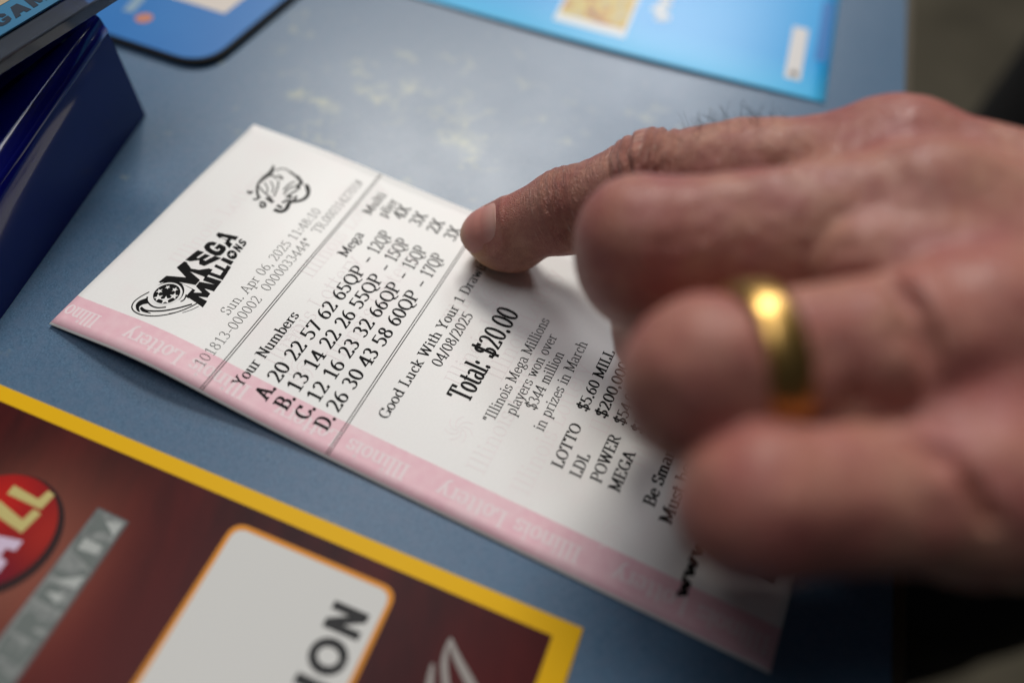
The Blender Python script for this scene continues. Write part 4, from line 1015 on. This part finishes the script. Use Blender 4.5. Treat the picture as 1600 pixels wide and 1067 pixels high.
# short dark hairs on the back of the index finger
V = []; F = []
cand = np.nonzero((S_ax > sP+8) & (S_ax < sP+30) & (LAT > -1.5) & (LAT < .2) & (best < 13.5))[0]
hr = random.Random(5)
tri = 0
def hair(p, n, ln, lean):
    global V, F
    pts = []; dirv = n*1.0+lean; dirv /= np.linalg.norm(dirv); cur = np.array(p)-n*.2
    bend = np.array([hr.uniform(-.6, .6), hr.uniform(-.6, .6), hr.uniform(-.5, .1)])
    for k in range(7):
        pts.append(cur.copy()); cur = cur+dirv*ln/6; dirv = dirv+bend*.16; dirv /= np.linalg.norm(dirv)
    v, f = tube(pts, np.linspace(.042, .02, 7), 4, False); b = len(V); V += v; F += [tuple(b+i for i in q) for q in f]
for k in range(95):
    i = cand[hr.randrange(len(cand))]; n = N[i]
    lean = np.array([hr.uniform(-2.2, 1.2), hr.uniform(-.4, 1.2), hr.uniform(-.4, .1)])
    hair(P[i], n, hr.uniform(2.2, 5.0), lean*hr.uniform(.5, 1.2))
ho = obj('finger_hair', V, F, mat('hair', (.018, .012, .010), .45), person, smooth=True); ho['kind'] = 'stuff'

# black sleeve and jacket, dark trousers
m_cloth = mat('black_cloth', (.008, .008, .009), .8, spec=.2); t = NT(m_cloth); wv = t.noise(t.coord(), 900, 2, .6); t.bump(wv, .4, .0005)
def loft(rings_, n=36):
    V = []; F = []
    for c_, a_v, b_v in rings_:
        c_ = np.array(c_, float); a_v = np.array(a_v, float); b_v = np.array(b_v, float)
        for k in range(n): th = 2*math.pi*k/n; V.append(c_+math.cos(th)*a_v+math.sin(th)*b_v)
    for i in range(len(rings_)-1):
        for k in range(n): F.append((i*n+k, i*n+(k+1) % n, (i+1)*n+(k+1) % n, (i+1)*n+k))
    F.append(tuple(range(n))[::-1]); F.append(tuple((len(rings_)-1)*n+k for k in range(n)))
    return V, F
def arm_ring(c_, d_, r_, wob_=0):
    d_ = np.array(d_, float); d_ /= np.linalg.norm(d_); a = np.cross(d_, (0, 1, 0.0)); a /= np.linalg.norm(a); b = np.cross(d_, a); return (c_, a*r_*(1+wob_), b*r_*(1-wob_))
sl_ = []
for k, (c_, d_, r_) in enumerate([((158, 98, 63), (1, .05, .1), 31), ((160, 98, 63), (1, .05, .1), 37), ((175, 98, 64), (1, .05, .1), 39), ((200, 100, 67), (1, .05, .1), 42), ((235, 103, 72), (1, .06, .15), 45), ((280, 108, 80), (1, .08, .2), 50), ((325, 118, 96), (.8, .1, .6), 56), ((350, 132, 135), (.3, .15, 1), 60), ((350, 150, 190), (-.1, .1, 1), 62), ((342, 165, 260), (-.1, .1, 1), 66), ((335, 185, 330), (-.1, .3, 1), 68), ((332, 215, 380), (0, .8, 1), 62)]):
    sl_.append(arm_ring(c_, d_, r_, .04*math.sin(k*2.3)))
V, F = loft(sl_); obj('sleeve', V, F, m_cloth, person, smooth=True)
V, F = loft([((345, 322, -480), (105, 0, 0), (0, 150, 0)), ((343, 322, -380), (110, 0, 0), (0, 156, 0)), ((342, 322, -250), (108, 0, 0), (0, 152, 0)), ((342, 322, -100), (105, 0, 0), (0, 150, 0)), ((342, 322, 80), (112, 0, 0), (0, 158, 0)), ((342, 322, 240), (115, 0, 0), (0, 172, 0)), ((345, 322, 340), (105, 0, 0), (0, 176, 0)), ((350, 322, 395), (80, 0, 0), (0, 135, 0)), ((352, 322, 425), (58, 0, 0), (0, 62, 0))], 48)
obj('jacket', V, F, m_cloth, person, smooth=True)
m_tr = mat('trousers', (.012, .012, .014), .8)
for yy in (245, 400):
    V, F = loft([((345, yy, -950), (60, 0, 0), (0, 60, 0)), ((345, yy, -700), (66, 0, 0), (0, 66, 0)), ((345, yy, -470), (85, 0, 0), (0, 76, 0))]); obj('trouser_leg', V, F, m_tr, person, smooth=True)
